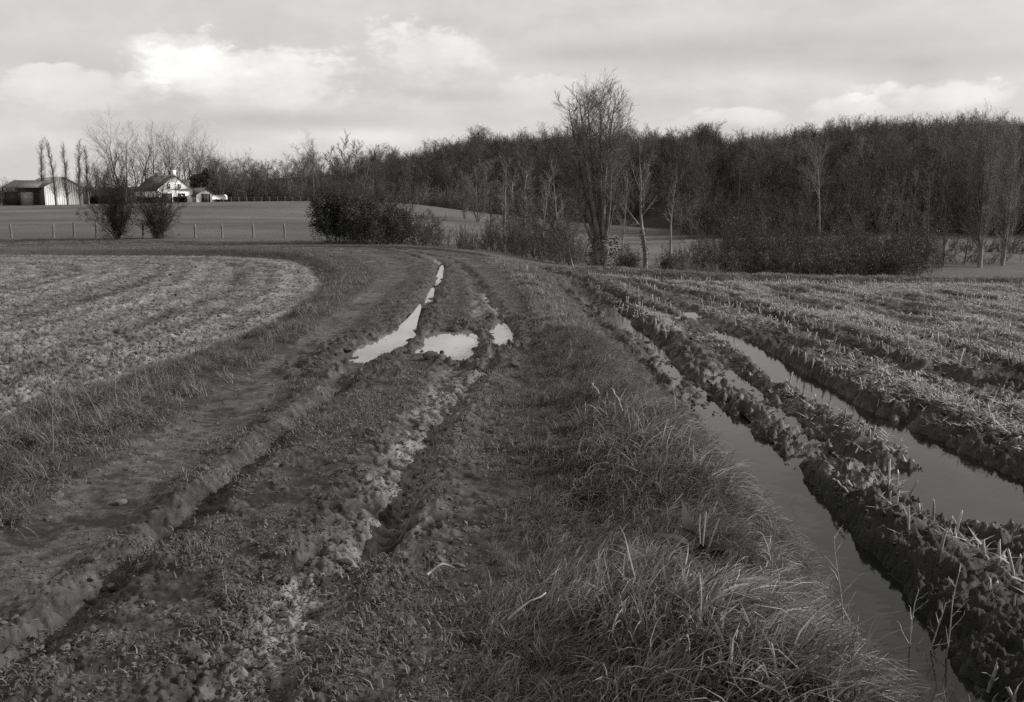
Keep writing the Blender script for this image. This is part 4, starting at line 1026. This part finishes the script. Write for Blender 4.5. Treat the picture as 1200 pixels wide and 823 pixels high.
slender(960, 290, 130, 172, .14, 'pale spreading bare tree against the middle of the right wood', 'spreading_tree', M_PALE, M_TWIGP, seed=19, nb=18, spread=.42, t0=.45, ang=.75)
# farm trees
FT = 'lombardy poplar behind the barn'
for i, (px, top, ds, lab) in enumerate(((50, 166, 204, 'leftmost of the tall narrow poplars by the barn'), (66, 166, 192, 'narrow bare poplar standing before the barn door end'), (80, 172, 192, 'narrow bare poplar standing before the bright barn gable'), (95, 168, 194, 'narrow bare poplar at the right corner of the barn'), (104, 176, 204, 'short narrow poplar just right of the barn'))):
    slender(px, 240, ds, top, .26, lab, 'poplar', M_BARK, M_TWIG, seed=30 + i, nb=34, spread=.22, t0=.06, ang=.30, up=.12, lean=(-.05, 0), group='narrow poplars by the barn')
for i, (px, top, ds, lean, sp, lab) in enumerate(((146, 148, 236, (-.05, 0), .40, 'tall bare farm tree with a leaning left limb, tallest behind the house'), (165, 158, 238, (.05, 0), .42, 'bare farm tree above the left end of the house roof'), (183, 163, 242, (-.05, 0), .44, 'bare farm tree above the middle of the house roof'), (203, 164, 246, (.12, 0), .46, 'bare farm tree right behind the house chimney'), (222, 163, 246, (.1, 0), .48, 'wide bare farm tree above the small outhouse'), (238, 170, 250, (.08, 0), .44, 'bare farm tree at the right end of the farm row'))):
    slender(px, 240, ds, top, .36, lab, 'farm_tree', M_BARK, M_TWIG, seed=40 + i, nb=15, spread=sp * 1.25, t0=.28, ang=.75, lean=lean, two=[((lean[0] + .3, 0), .85), ((lean[0] - .28, 0), .85)], gn=.06, n2=8, n3=5, group='bare trees behind the farmhouse')
for i, (px, top, ds) in enumerate(((112, 190, 215), (124, 196, 212), (258, 196, 232), (272, 190, 236), (290, 186, 240))):
    slender(px, 240, ds, top, .25, ('dense twiggy tree right of the barn', 'low round twiggy tree left of the house', 'round grey tree beside the white trailer', 'dense round tree right of the farm', 'tall dense tree at the left end of the tree belt')[i], 'round_tree', M_BARK, M_TWIG, seed=60 + i, nb=18, spread=.5, t0=.12, ang=.8, two=[((.25, 0), .8), ((-.25, .1), .8)], n2=8, n3=6)
slender(368, 238, 236, 168, .25, 'bare tree whose crown stands above the tree belt behind the big bush', 'bare_tree', M_BARK, M_TWIG, seed=70, nb=16, spread=.42, t0=.35)
# dark evergreen by the farm yard
def evergreen(px, d, top, wid, label, seed):
    rg = np.random.default_rng(seed); b = P3(px, 240, d); H = h_for(px, top, d, b[2])
    t = thing('evergreen_tree', label, 'tree', b)
    V, F = tubes([(np.array([(0, 0, -.3), (0, 0, H * .5), (0, 0, H * .9)]), np.array([.3, .2, .05]))], 7); link('trunk', fast_mesh('trunk', V, [F], True, M_BARK), t)
    n = 900; th = rg.uniform(0, 6.28, n); hh_ = rg.uniform(.05, 1, n); rr = wid * np.sqrt(np.clip(1 - (hh_ * 1.05 - .35)**2 * 1.9, .02, 1)) * rg.uniform(.3, 1, n)**.5
    V, F = leaves(rg, np.c_[rr * np.cos(th), rr * np.sin(th), hh_ * H], .22, .25, 6); link('crown', fast_mesh('crown', V, [F], False, M_EVER), t)
evergreen(233, 232, 206, 2.6, 'dark evergreen tree between the outhouse and the shed', 80); evergreen(246, 246, 200, 2.8, 'dark evergreen tree behind the small shed', 81)

# --- bushes
def bush(px, py, d, top, wpx, label, name='bush', seed=0, n=14, mat=M_TWIG, leaf=None, lsize=.06, nl=5, group=None, lv2=6, r=.02, cat='bush', arch=.45, foot=1.0, leafmax=9.0):
    rg = np.random.default_rng(3000 + seed); b = P3(px, py, d); H = h_for(px, top, d, b[2]); wd = wpx / FPX * d * .5
    V, F, lv = thicket_mesh(rg, H, n, wd * foot, lv2, r, 8, arch)
    ext = np.percentile(np.abs(V[:, 0]), 98); V[:, :2] *= wd / ext; V[:, 2] *= H / np.percentile(V[:, 2], 97)
    t = thing(name, label, cat, b, 0, group)
    link('stems', fast_mesh('stems', V, [F], True, mat), t)
    if leaf is not None:
        C = np.vstack([q[0][1:] for q in lv[2]]); C[:, :2] *= wd / ext; C[:, 2] *= H / np.percentile(C[:, 2], 95); C = C[(C[:, 2] > 0.02) & (C[:, 2] < leafmax * H * (1 + rg.normal(0, .10, len(C))))]
        C = C[rg.uniform(0, 1, len(C)) < nl / 10]
        V, F = leaves(rg, C, lsize * .55, .09, 6); link('foliage', fast_mesh('foliage', V, [F], False, leaf), t)
    return t
bush(137, 279, 64, 192, 72, 'round bare hawthorn shrub by the fence, the left of the pair', 'hawthorn_shrub', 1, 40, arch=.95, foot=.18, lv2=9, r=.03, mat=M_DTW)
bush(186, 279, 65, 206, 66, 'bare hawthorn shrub by the fence in front of the white gable', 'hawthorn_shrub', 2, 36, arch=1.0, foot=.18, lv2=8, r=.028, mat=M_DTW)
bush(396, 283, 58, 192, 78, 'tall dark ivy covered bush standing at the outside of the bend', 'ivy_bush', 3, 34, leaf=M_IVY, lsize=.10, nl=10, leafmax=.58, lv2=8, mat=M_DTW)
bush(430, 284, 57, 216, 84, 'dark bramble thicket joined to the right of the ivy bush', 'bramble_thicket', 4, 38, leaf=M_BRAM, lsize=.08, nl=8, leafmax=.75, mat=M_DTW)
bush(462, 285, 56, 240, 92, 'lower bramble mound sloping down towards the brow', 'bramble_thicket', 5, 38, leaf=M_BRAM, lsize=.075, nl=6, mat=M_DTW)
bush(505, 287, 55, 254, 66, 'ragged low end of the brambles with bare arching stems', 'bramble_thicket', 6, 22, leaf=M_BRAM, lsize=.05, nl=1)
slender(414, 284, 61, 160, .07, 'thin bare saplings rising out of the ivy bush', 'slender_tree', M_PALE, M_TWIG, seed=90, nb=12, spread=.2, two=[((.08, 0), .9), ((-.2, 0), .85), ((.2, 0), .8)])
def broom(px, py, d, top, label, seed):
    rg = np.random.default_rng(seed); b = P3(px, py, d); H = h_for(px, top, d, b[2])
    br = []
    for i in range(90):
        a = rg.uniform(0, 6.28); l = rg.uniform(0, .45); br.append(branch_path(rg, np.array([rg.normal(0, .25), rg.normal(0, .25), -.05]), np.array([cos(a) * l, sin(a) * l, 1]), H * rg.uniform(.5, 1.1), .012, .006, 4, .05, .02)[:2])
    V, F = tubes(br, 3); o = link('broom_shrub', fast_mesh('broom_shrub', V, [F], True, M_TWIG)); o.location = b
    tag(o, label, 'shrub')
broom(541, 290, 54, 262, 'upright spiky broom shrub on the brow of the bend', 31); broom(552, 291, 55, 270, 'small upright broom shrub right of the larger one', 32)
# thicket round the pollard and hedge along the valley
for i, (px, d, top, w, lab, lf) in enumerate(((625, 55, 258, 74, 'bare twiggy thicket on the brow left of the pollard', None), (655, 53, 258, 72, 'grey twiggy bush close to the left of the pollard', None), (598, 58, 256, 60, 'bare bush under the slim trees on the brow', None), (735, 58, 292, 40, 'low dark bush between the pollard and the slim tree', M_BRAM), (783, 56, 296, 54, 'dark bramble mound right of the slim tree', M_BRAM),
                                         (700, 62, 285, 40, 'twiggy bush behind the pollard stub', None), (612, 62, 236, 60, 'tall grey twiggy growth behind the slim pale tree', None), (645, 60, 240, 64, 'tall grey twiggy growth behind the thin sapling', None), (578, 64, 262, 44, 'small twiggy bush at the left end of the thicket', None), (674, 58, 262, 50, 'twiggy bush between the leaning tree and the pollard', None))):
    bush(px, 318, d, top, w, lab, 'bush', 10 + i, 26, leaf=lf, nl=2, lv2=8, r=.016, mat=M_TWIG)
for i, (px, d, top, w) in enumerate(((826, 66, 274, 66), (866, 70, 250, 80), (904, 68, 270, 70), (937, 72, 258, 84), (972, 68, 275, 70), (1004, 72, 260, 86), (1040, 68, 274, 74), (1072, 72, 264, 84), (846, 60, 296, 74), (906, 61, 284, 84), (975, 60, 294, 88), (1042, 61, 283, 92), (800, 62, 292, 54))):
    lab = ('left end of the dark valley hedge beside the meadow', 'tallest twiggy clump of the valley hedge', 'hedge clump right of the tallest twiggy one', 'dense dark clump in the left half of the valley hedge', 'dense dark clump at the middle of the valley hedge', 'leafy dark clump right of the middle of the valley hedge', 'leafy clump of the valley hedge nearer the poplars', 'right end of the valley hedge below the thin dark trees',
           'low front bramble under the tallest hedge clump', 'low front bramble below the left half of the hedge', 'low front bramble below the middle of the hedge', 'low front bramble near the right end of the hedge', 'low ragged left tail of the valley hedge')[i]
    bush(px, 318, d, top, w, lab, 'hedge_bush', 20 + i, 24 + (i * 7) % 13, leaf=(M_BRAM if i % 3 else None), lsize=.075, nl=3, lv2=7, group='bushes of the valley hedge', r=.026, mat=M_DTW)
for i, (px, top, w) in enumerate(((1098, 288, 60), (1128, 294, 60), (1160, 286, 60))):
    bush(px, 318, 82, top, w, ('thin scrub under the slim grey poplar', 'thin scrub between the poplars', 'thin scrub at the foot of the pale poplar')[i], 'bush', 40 + i, 14, lv2=6)
for i, (px, top) in enumerate(((852, 262), (890, 268), (926, 264), (962, 269), (1000, 265), (1040, 270), (1078, 266), (1116, 276), (1152, 280), (1190, 277), (1230, 280), (1270, 278))):
    bush(px, 300, 96 + (i * 5) % 7, top, 74, ('scrub clump behind the tall clump of the hedge', 'scrub clump behind the left half of the hedge', 'dark scrub clump in the row behind the hedge, third from the left', 'dark scrub clump in the row behind the hedge, fourth from the left', 'dark scrub clump behind the middle of the hedge', 'dark scrub clump behind the right half of the hedge', 'scrub clump behind the right end of the hedge', 'low scrub at the foot of the right wood behind the slim poplar', 'low scrub at the foot of the right wood behind the pale poplar', 'low scrub at the right frame edge under the wood', 'low scrub under the wood past the poplars', 'farthest right scrub under the wood')[i], 'scrub_bush', 60 + i, 20, lv2=6, r=.03, mat=M_DTW, group='scrub along the foot of the right wood')
for i, (px, w) in enumerate(((800, 40), (836, 56))):
    bush(px, 326, 41 + i, 306 + 3 * i, w, ('tuft of dry weeds at the field edge right of the slim tree', 'pale mound of dry weeds at the field edge before the hedge')[i], 'weed_clump', 50 + i, 40, mat=M_TWIGP, lv2=5, r=.008, cat='weeds')

# ------------------------------------------------------------------ fence
M_POST = simple('weathered_post', 0.09, 0.18, 5, 0.9, 0.4, 30, 5, 0.2, 0.3, (1, 1, .2)); M_WIRE = simple('fence_wire', 0.2, 0.3, 5, 0.5, 0)
def fence():
    px = (-40, 14, 63, 87, 113, 168, 229, 261, 297, 334)
    pos = [P3(p, 279, 66) for p in px]; b = pos[0]
    t = thing('wire_fence', 'wire fence on weathered wooden posts along the meadow edge', 'fence', b)
    rg = np.random.default_rng(8); tops = []
    for p in pos:
        h = 1.0 + rg.normal(0, .04); lx, ly = rg.normal(0, .03, 2); r = .075
        V, F = tubes([(np.array([(0, 0, -.3), (lx * .3, ly * .3, .3), (lx * .7, ly * .7, h * .75), (lx, ly, h), (lx, ly, h + .012)]), np.array([r, r, r * .95, r * .92, .004]))], 8)
        o = link('post', fast_mesh('post', V, [F], False, M_POST), t); o.location = np.array(p) - b; tops.append((np.array(p) - b, h, lx, ly))
    for hf in (.45, .9):
        P_ = np.array([q[0] + np.array([q[2] * hf, q[3] * hf - .09, q[1] * hf]) for q in tops]); V, F = tubes([(P_, np.full(len(P_), .002))], 4)
        link('wire', fast_mesh('wire', V, [F], False, M_WIRE), t)
fence()
def far_fence():
    t0 = P3(262, 236, 205); t = thing('far_fence', 'low fence of thin posts along the far edge of the meadow', 'fence', t0); prev = []
    for i, px in enumerate(range(262, 368, 9)):
        p = np.array(P3(px, 236, 205)) - t0
        V, F = tubes([(np.array([(0, 0, -.2), (0, 0, 1.0), (0, 0, 1.02)]), np.array([.06, .06, .005]))], 6); o = link('post', fast_mesh('post', V, [F], False, M_POST), t); o.location = p; prev.append(p)
    for h in (.4, .85):
        V, F = tubes([(np.array(prev) + (0, -.07, h), np.full(len(prev), .02))], 4); link('rail', fast_mesh('rail', V, [F], False, M_POST), t)
far_fence()
# ------------------------------------------------------------------ farm buildings
M_WHITE = simple('limewashed_wall', 0.66, 0.82, 1.2, 0.9, 0.3, 12, 5, 0.1); M_TILE = simple('dark_roof_tiles', 0.05, 0.10, 3.0, 0.85, 0.5, 14, 5, 0.2); M_DOOR = simple('dark_painted_boards', 0.02, 0.045, 3, 0.7, 0.3, 10); M_GLASS = simple('window_glass', 0.02, 0.03, 2, 0.1, 0, 10, 2, 0.6)
M_GREYW = simple('grey_render', 0.22, 0.34, 1.5, 0.9, 0.3, 12); M_SHEET = simple('pale_metal_sheet', 0.42, 0.62, 1.5, 0.6, 0.2, 8, 4, 0.4, 0.0, (3, 3, .3)); M_CORR = simple('dull_corrugated_roof', 0.10, 0.18, 2, 0.7, 0.3, 8); M_BRICKD = simple('dark_brick', 0.06, 0.12, 5, 0.9, 0.4, 30); M_TARP = simple('white_sheeting', 0.75, 0.85, 2, 0.6, 0.3, 6); M_TYRE = simple('tyre_rubber', 0.02, 0.03, 8, 0.9, 0.2)
def box(x0, x1, y0, y1, z0, z1):
    V = np.array([(x, y, z) for z in (z0, z1) for x, y in ((x0, y0), (x1, y0), (x1, y1), (x0, y1))]); F = np.array([(3, 2, 1, 0), (4, 5, 6, 7), (0, 1, 5, 4), (1, 2, 6, 5), (2, 3, 7, 6), (3, 0, 4, 7)]); return V, F
def part(name, VF, mat, parent, smooth=False, loc=None):
    V, F = VF; F = F if isinstance(F, list) else [F]
    o = link(name, fast_mesh(name, V, F, smooth, mat), parent, loc); return o
def gable_wall(w, h, pk, th, y, holes):
    """a gable end in the xz plane at depth y, with real openings; holes: (x0,x1,z0,z1)"""
    import bmesh
    outline = [(-w / 2, -.3), (w / 2, -.3), (w / 2, h), (0, pk), (-w / 2, h)]
    polys = [[mathutils.Vector((a, b, 0)) for a, b in outline]] + [[mathutils.Vector(q) for q in ((a, c, 0), (a, d, 0), (b, d, 0), (b, c, 0))] for a, b, c, d in holes]
    tri = mathutils.geometry.tessellate_polygon(polys); pts = [p for q in polys for p in q]
    V = [(p.x, y, p.y) for p in pts] + [(p.x, y + th, p.y) for p in pts]; n = len(pts)
    F3 = [tuple(t) for t in tri] + [tuple(n + i for i in reversed(t)) for t in tri]; F4 = []; o = 0
    for q in polys:
        m = len(q)
        for i in range(m): F4.append((o + i, o + (i + 1) % m, n + o + (i + 1) % m, n + o + i))
        o += m
    return np.array(V), [np.array(F3), np.array(F4)]
def roof_slab(w, h, pk, y0, y1, th, side, ov=.3):
    s = side; k = (pk - h) / (w / 2); ex = w / 2 + ov; ez = h - k * ov
    P = [(0, pk), (s * ex, ez)]; nx, nz = k / sqrt(1 + k * k) * s, 1 / sqrt(1 + k * k)
    Q = [(0, pk + th * sqrt(1 + k * k)), (s * ex + nx * th, ez + nz * th)]
    V = np.array([(a, y, b) for y in (y0, y1) for a, b in (P[0], P[1], Q[1], Q[0])]); F = np.array([(0, 1, 2, 3), (7, 6, 5, 4), (0, 4, 5, 1), (1, 5, 6, 2), (2, 6, 7, 3), (3, 7, 4, 0)]); return V, F
def gable_building(name, label, cat, px, d, rot, w, ln, h, pk, wallm, roofm, holes, back=True, sidem=None, ov=.2, loc=None):
    b = loc or P3(px, 240, d); t = thing(name, label, cat, b, rot)
    wl_ = part('gable_wall', gable_wall(w, h, pk, .3, 0, [q[:4] for q in holes]), wallm, t)
    for x0, x1, z0, z1, kind in holes:
        if kind == 'window':
            f = part('window', box(x0 + .003, x1 - .003, .10, .14, z0 + .003, z1 - .003), M_GLASS, t); xm = (x0 + x1) / 2
            part('sill', box(x0 - .06, x1 + .06, -.06, .10, z0 - .08, z0 - .003), wallm, f)
            part('glazing_bar', box(xm - .03, xm + .03, .07, .099, z0 + .003, z1 - .003), wallm, f)
        elif kind == 'door':
            f = part('door', box(x0 + .003, x1 - .003, .12, .18, z0 + .003, z1 - .003), M_DOOR, t)
            for q in np.linspace(x0 + .15, x1 - .15, 4): part('board', box(q - .1, q + .1, .10, .119, z0 + .01, z1 - .02), M_DOOR, f)
    part('back_wall', gable_wall(w, h, pk, .3, ln - .3, []), sidem or wallm, t)
    for s in (-1, 1): part('side_wall', box(*sorted((s * w / 2, s * (w / 2 - .3))), .302, ln - .302, -.3, h), sidem or wallm, t)
    for s in (-1, 1): part('roof', roof_slab(w, h + .004, pk + .004, -ov, ln + ov, .14, s), roofm, t)
    return t
# white-gabled farmhouse, ridge running away to the left
hz = P3(206, 240, 222); HH = h_for(206, 206, 222, hz[2])
house = gable_building('farmhouse', 'white gabled farmhouse with a chimney and a long dark roof', 'house', 206, 222, radians(38), 8.2, 17, 3.0, HH, M_WHITE, M_TILE,
    [(-1.75, -1.05, 3.2, 4.4, 'window'), (.75, 1.35, 3.3, 4.3, 'window'), (-3.2, -.75, -.01, 2.2, 'door'), (.6, 2.3, .55, 2.2, 'window')], sidem=M_WHITE, ov=.05)
ch = part('chimney', box(-.45, .45, .06, 1.1, HH - .5, HH + 1.35), M_WHITE, house); part('chimney_cap', box(-.52, .52, -.01, 1.17, HH + 1.352, HH + 1.47), M_GREYW, ch)
ch = part('chimney', box(-.4, .4, 12.0, 12.8, HH - .4, HH + .9), M_BRICKD, house)
for i, y in enumerate((3.2, 6.5, 9.8, 13.0)):
    f = part('window', box(-4.13, -4.105, y - .5, y + .5, 1.0, 2.2), M_GLASS, house); part('sill', box(-4.2, -4.105, y - .6, y + .6, .9, .99), M_WHITE, f)
out = gable_building('outhouse', 'small outhouse with a bright white gable edge right of the farmhouse', 'outbuilding', 224, 230, radians(62), 5.0, 9, 2.6, h_for(224, 212, 230, P3(224, 240, 230)[2]), M_WHITE, M_TILE, [(-.5, .5, 0.9, 2.0, 'window')], ov=.1)
barnd = gable_building('dark_shed', 'dark low shed with a pale grey gable and a black doorway', 'shed', 241, 224, radians(40), 4.4, 8, 1.7, h_for(241, 221, 224, P3(241, 240, 224)[2]), M_GREYW, M_TILE, [(-1.0, 1.2, -.01, 2.0, 'door')], ov=.15)
# barn at the far left
bz = P3(76, 240, 200); BH = h_for(76, 208, 200, bz[2])
barn = gable_building('barn', 'old barn with a pale sheet gable behind bare poplars', 'barn', 76, 200, radians(42), 7.6, 16, BH * .66, BH, M_SHEET, M_CORR, [], sidem=M_BRICKD, ov=.25)
for q in np.arange(-3.6, 3.65, .45):
    part('sheet_rib', box(q - .03, q + .03, -.03, -.002, -.2, BH * .66 + (BH * .34) * (1 - abs(q) / 3.8) - .05), M_SHEET, barn)
lt = thing('open_cart_shed', 'low open fronted cart shed with dark bays left of the barn gable', 'shed', P3(44, 240, 199), radians(4))
zr = BH * .80
part('roof', (np.array([(-7, -.3, zr * .78), (3.0, -.3, zr * .78), (3.0, 6, zr * 1.12), (-7, 6, zr * 1.12), (-7, -.3, zr * .82), (3.0, -.3, zr * .82), (3.0, 6, zr * 1.16), (-7, 6, zr * 1.16)]), np.array([(3, 2, 1, 0), (4, 5, 6, 7), (0, 1, 5, 4), (1, 2, 6, 5), (2, 3, 7, 6), (3, 0, 4, 7)])), M_CORR, lt)
part('back_wall', box(-6.9, 2.9, 5.7, 5.95, -.3, zr), M_BRICKD, lt)
for q in (-6.8, -3.6, -.6, 2.6): part('post', box(q - .12, q + .12, -.1, .14, -.3, zr * .78), M_DOOR, lt)
for a, b_ in ((-6.6, -3.8), (-3.4, -.8)): part('door', box(a, b_, .16, .22, 0, zr * .6), M_GREYW if a > -4 else M_DOOR, lt)
# white-sheeted trailer
tr = thing('covered_trailer', 'low trailer under bright white sheeting beside the shed', 'trailer', P3(257, 240, 214), radians(6))
prof = [(-1.55, .55), (-1.5, 1.25), (-1.2, 1.55), (1.15, 1.62), (1.45, 1.3), (1.55, .55)]
V = np.array([(a, y, b) for y in (0, 1.8) for a, b in prof]); n = len(prof)
part('sheeting', (V, [np.array([(i, i + 1, n + i + 1, n + i) for i in range(n - 1)] + [(n - 1, 0, n, 2 * n - 1)]), np.array([tuple(range(n)), tuple(range(2 * n - 1, n - 1, -1))])]), M_TARP, tr)
part('bed', box(-1.5, 1.5, .05, 1.75, .38, .545), M_DOOR, tr)
for x_ in (-.6, .5):
    an = np.arange(14) * 2 * pi / 14
    for y_ in (-.12, 1.72):
        V = np.vstack([np.c_[x_ + .33 * np.cos(an), np.full(14, y_ + q), .33 + .33 * np.sin(an)] for q in (0, .2)]); F4 = np.array([(i, (i + 1) % 14, 14 + (i + 1) % 14, 14 + i) for i in range(14)])
        part('wheel', (V, [F4, np.array([tuple(range(14)), tuple(range(27, 13, -1))])]), M_TYRE, tr)
# dark clipped hedge at the foot of the house
def hedge(px0, px1, d, h, label, seed):
    rg = np.random.default_rng(seed); a = np.array(P3(px0, 240, d)); b = np.array(P3(px1, 240, d)); t = thing('garden_hedge', label, 'hedge', a)
    n = 900; u = rg.uniform(0, 1, n); c = (b - a)[None] * u[:, None] + np.c_[np.zeros(n), rg.uniform(-.4, .4, n), rg.uniform(0, h, n)]
    V, F = leaves(rg, c, .13, .09, 5); link('foliage', fast_mesh('foliage', V, [F], False, M_EVER), t)
    br = [branch_path(rg, (b - a) * q + (0, 0, -.1), np.array([rg.normal(0, .1), 0, 1.]), h * .9, .04, .015, 4, .08, 0)[:2] for q in np.linspace(0.02, .98, 20)]
    V, F = tubes(br, 5); link('stems', fast_mesh('stems', V, [F], True, M_BARK), t)
hedge(160, 196, 217, 1.3, 'dark hedge along the side of the farmhouse garden', 1); hedge(204, 219, 216, 1.25, 'short dark hedge below the white gable', 2); hedge(106, 128, 210, 1.7, 'dark hedge between the barn and the farm trees', 3)

# ------------------------------------------------------------------ single things in the foreground
M_STONE = simple('field_stone', 0.08, 0.16, 10, 0.85, 0.5, 40)
sm = clod_meshes(M_STONE, 3, 90); mm = clod_meshes(M_MUDCLOD, 4, 95)
for px, py, s, m, nm, lab in ((408, 412, .07, mm[0], 'earth_lump', 'lump of mud at the left end of the track puddles'), (466, 394, .05, mm[1], 'earth_lump', 'dark lump of mud standing in the left track puddle'), (504, 421, .09, mm[2], 'earth_lump', 'dark lump of mud at the near edge of the middle puddle'), (532, 408, .04, sm[0], 'stone', 'small stone poking out of the middle puddle'),
                          (142, 594, .035, sm[1], 'stone', 'pale stone lying on the smooth left lane'), (130, 696, .05, mm[3], 'earth_lump', 'dark clod at the edge of the old rut'), (165, 672, .035, sm[2], 'stone', 'pale clod on the edge of the old rut'), (228, 772, .035, mm[0], 'earth_lump', 'dark clod at the near edge of the track'), (238, 776, .03, sm[0], 'stone', 'stone beside the dark clod at the near edge of the track'),
                          (602, 432, .09, mm[1], 'earth_lump', 'dark slab of mud thrown up right of the small puddle'), (404, 665, .035, mm[2], 'earth_lump', 'dark hole edged lump beside the pale rut'), (425, 672, .028, sm[2], 'stone', 'pale lump right of the pale rut')):
    p = pix_ground(px, py); o = link(nm, m); o.location = p + (0, 0, s * .25); o.scale = (s, s, s * .8); o.rotation_euler = (0, 0, px * .7); tag(o, lab, 'stone' if nm == 'stone' else 'clod')
M_STICK = simple('dead_stick', 0.22, 0.42, 8, 0.8, 0.3, 30, 4, 0.2, 0, (1, 1, .3))
def stick(px0, py0, px1, py1, r, label, name='stick', lift=.04, mat=M_STICK):
    a = pix_ground(px0, py0) + (0, 0, lift); b = pix_ground(px1, py1) + (0, 0, lift * 1.4); rg = np.random.default_rng(int(px0))
    P_ = np.array([a + (b - a) * t + (0, 0, .03 * sin(pi * t)) + rg.normal(0, .006, 3) for t in np.linspace(0, 1, 6)]) - a
    V, F = tubes([(P_, np.linspace(r, r * .6, 6))], 6); o = link(name, fast_mesh(name, V, [F], True, mat)); o.location = a; tag(o, label, 'stick')
stick(500, 684, 534, 679, .006, 'straight dead stick lying on the short turf by the verge'); stick(598, 764, 640, 752, .005, 'pale broken stalk lying in the near verge grass', lift=.12); stick(692, 462, 702, 482, .007, 'short pale stick in the verge above the rut', lift=.1); stick(716, 470, 730, 505, .006, 'curved pale stalk standing in the verge grass', lift=.1); stick(990, 572, 998, 585, .011, 'short pale stalk lying on the ridge between the ruts')
stick(975, 568, 992, 590, .010, 'pale maize stem fallen on the bank of the deep rut')
# dark withered dock in the verge
def dock():
    b = DOCK; rg = np.random.default_rng(4); t = thing('withered_dock', 'dark withered dock plant with drooping brown leaves in the verge', 'plant', b)
    M_D = leafy('withered_leaf', 0.012, 0.035, .1, .7, .3, 9)
    for i in range(16):
        a = i * 2.4 + rg.normal(0, .3); V, F = blades(rg, 1, .07, .16, .30, 1.35, .10, 1.15, 6, a)
        V = V + np.c_[fbm(V[:, 0], V[:, 1], 22., 2, i) * .03, fbm(V[:, 1], V[:, 2], 22., 2, i + 5) * .03, fbm(V[:, 0], V[:, 2], 22., 2, i + 9) * .04 + .03]
        link('leaf', fast_mesh('leaf', V, [F], True, M_D), t)
    st = [branch_path(rg, np.array([0, 0, -.02]), np.array([rg.normal(0, .15), rg.normal(0, .15), 1.]), .26, .005, .003, 5, .06, 0)[:2] for _ in range(3)]
    V, F = tubes(st, 5); link('stem', fast_mesh('stem', V, [F], True, M_STICK), t)
dock()
# bare weeds standing at the right over the deep rut and at the left by the field
def weed(px, py, h, label, seed, lean=(0, 0), mat=M_TWIG, nb=6, group=None):
    rg = np.random.default_rng(seed); b = pix_ground(px, py)
    s = branch_path(rg, np.array([0, 0, -.03]), np.array([lean[0], lean[1], 1.]), h, .0055, .0028, 8, .06, 0)
    lv = grow(rg, [s], [dict(n=nb, t0=.3, t1=.95, ang=.7, len=.28, gnarl=.12, up=.02, k=4, rmin=.0028, rtip=.0016), dict(n=2, t0=.3, t1=1, ang=.6, len=.4, gnarl=.1, up=0, k=3, rmin=.0015, rtip=.001)])
    V, F = tubes([(s[0], s[1])], 5); t = thing('bare_weed', label, 'weed', b, 0, group); link('stem', fast_mesh('stem', V, [F], True, mat), t)
    V1, F1 = tubes([(q[0], q[1]) for q in lv[1]], 3); V2, F2 = tubes([(q[0], q[1]) for q in lv[2]], 3); link('twigs', fast_mesh('twigs', np.vstack([V1, V2]), [np.vstack([F1, F2 + len(V1)])], True, mat), t)
WG = 'bare weeds on the bank over the deep rut'; WGL = 'dry weeds on the edge of the harrowed field'
for i, (px, py, h, ln, lab) in enumerate(((905, 735, .40, (-.1, 0), 'thin bare weed left of the others on the near bank'), (992, 765, .42, (-.05, 0), 'upright dry weed with short side shoots near the rut edge'), (1035, 790, .40, (-.55, 0), 'long weed stem leaning left across the dark rut water'), (1060, 795, .38, (.08, 0), 'twiggy weed before the dark rut wall'), (1082, 800, .36, (.05, 0), 'straight weed next to the twiggy one at the rut'), (1105, 800, .42, (.1, 0), 'rightmost tall weed against the dark rut wall'))):
    weed(px, py, h * 1.5, lab, 400 + i, ln, M_STICK, 7, WG)
for i, (px, py, h, ln, lab) in enumerate(((72, 500, .5, (-.25, 0), 'leftmost dry weed arching over the harrowed field edge'), (98, 505, .55, (-.4, 0), 'dry weed arching left at the field edge'), (122, 500, .6, (-.5, 0), 'long dry weed leaning far left at the field edge'), (140, 485, .5, (-.2, 0), 'forked dry weed at the field edge'), (167, 480, .45, (-.1, 0), 'upright dry weed nearest the track fringe'), (60, 540, .5, (.1, 0), 'short dry weed low in the grass fringe'))):
    weed(px, py, h * 1.35, lab, 420 + i, ln, M_TWIGP, 6, WGL)
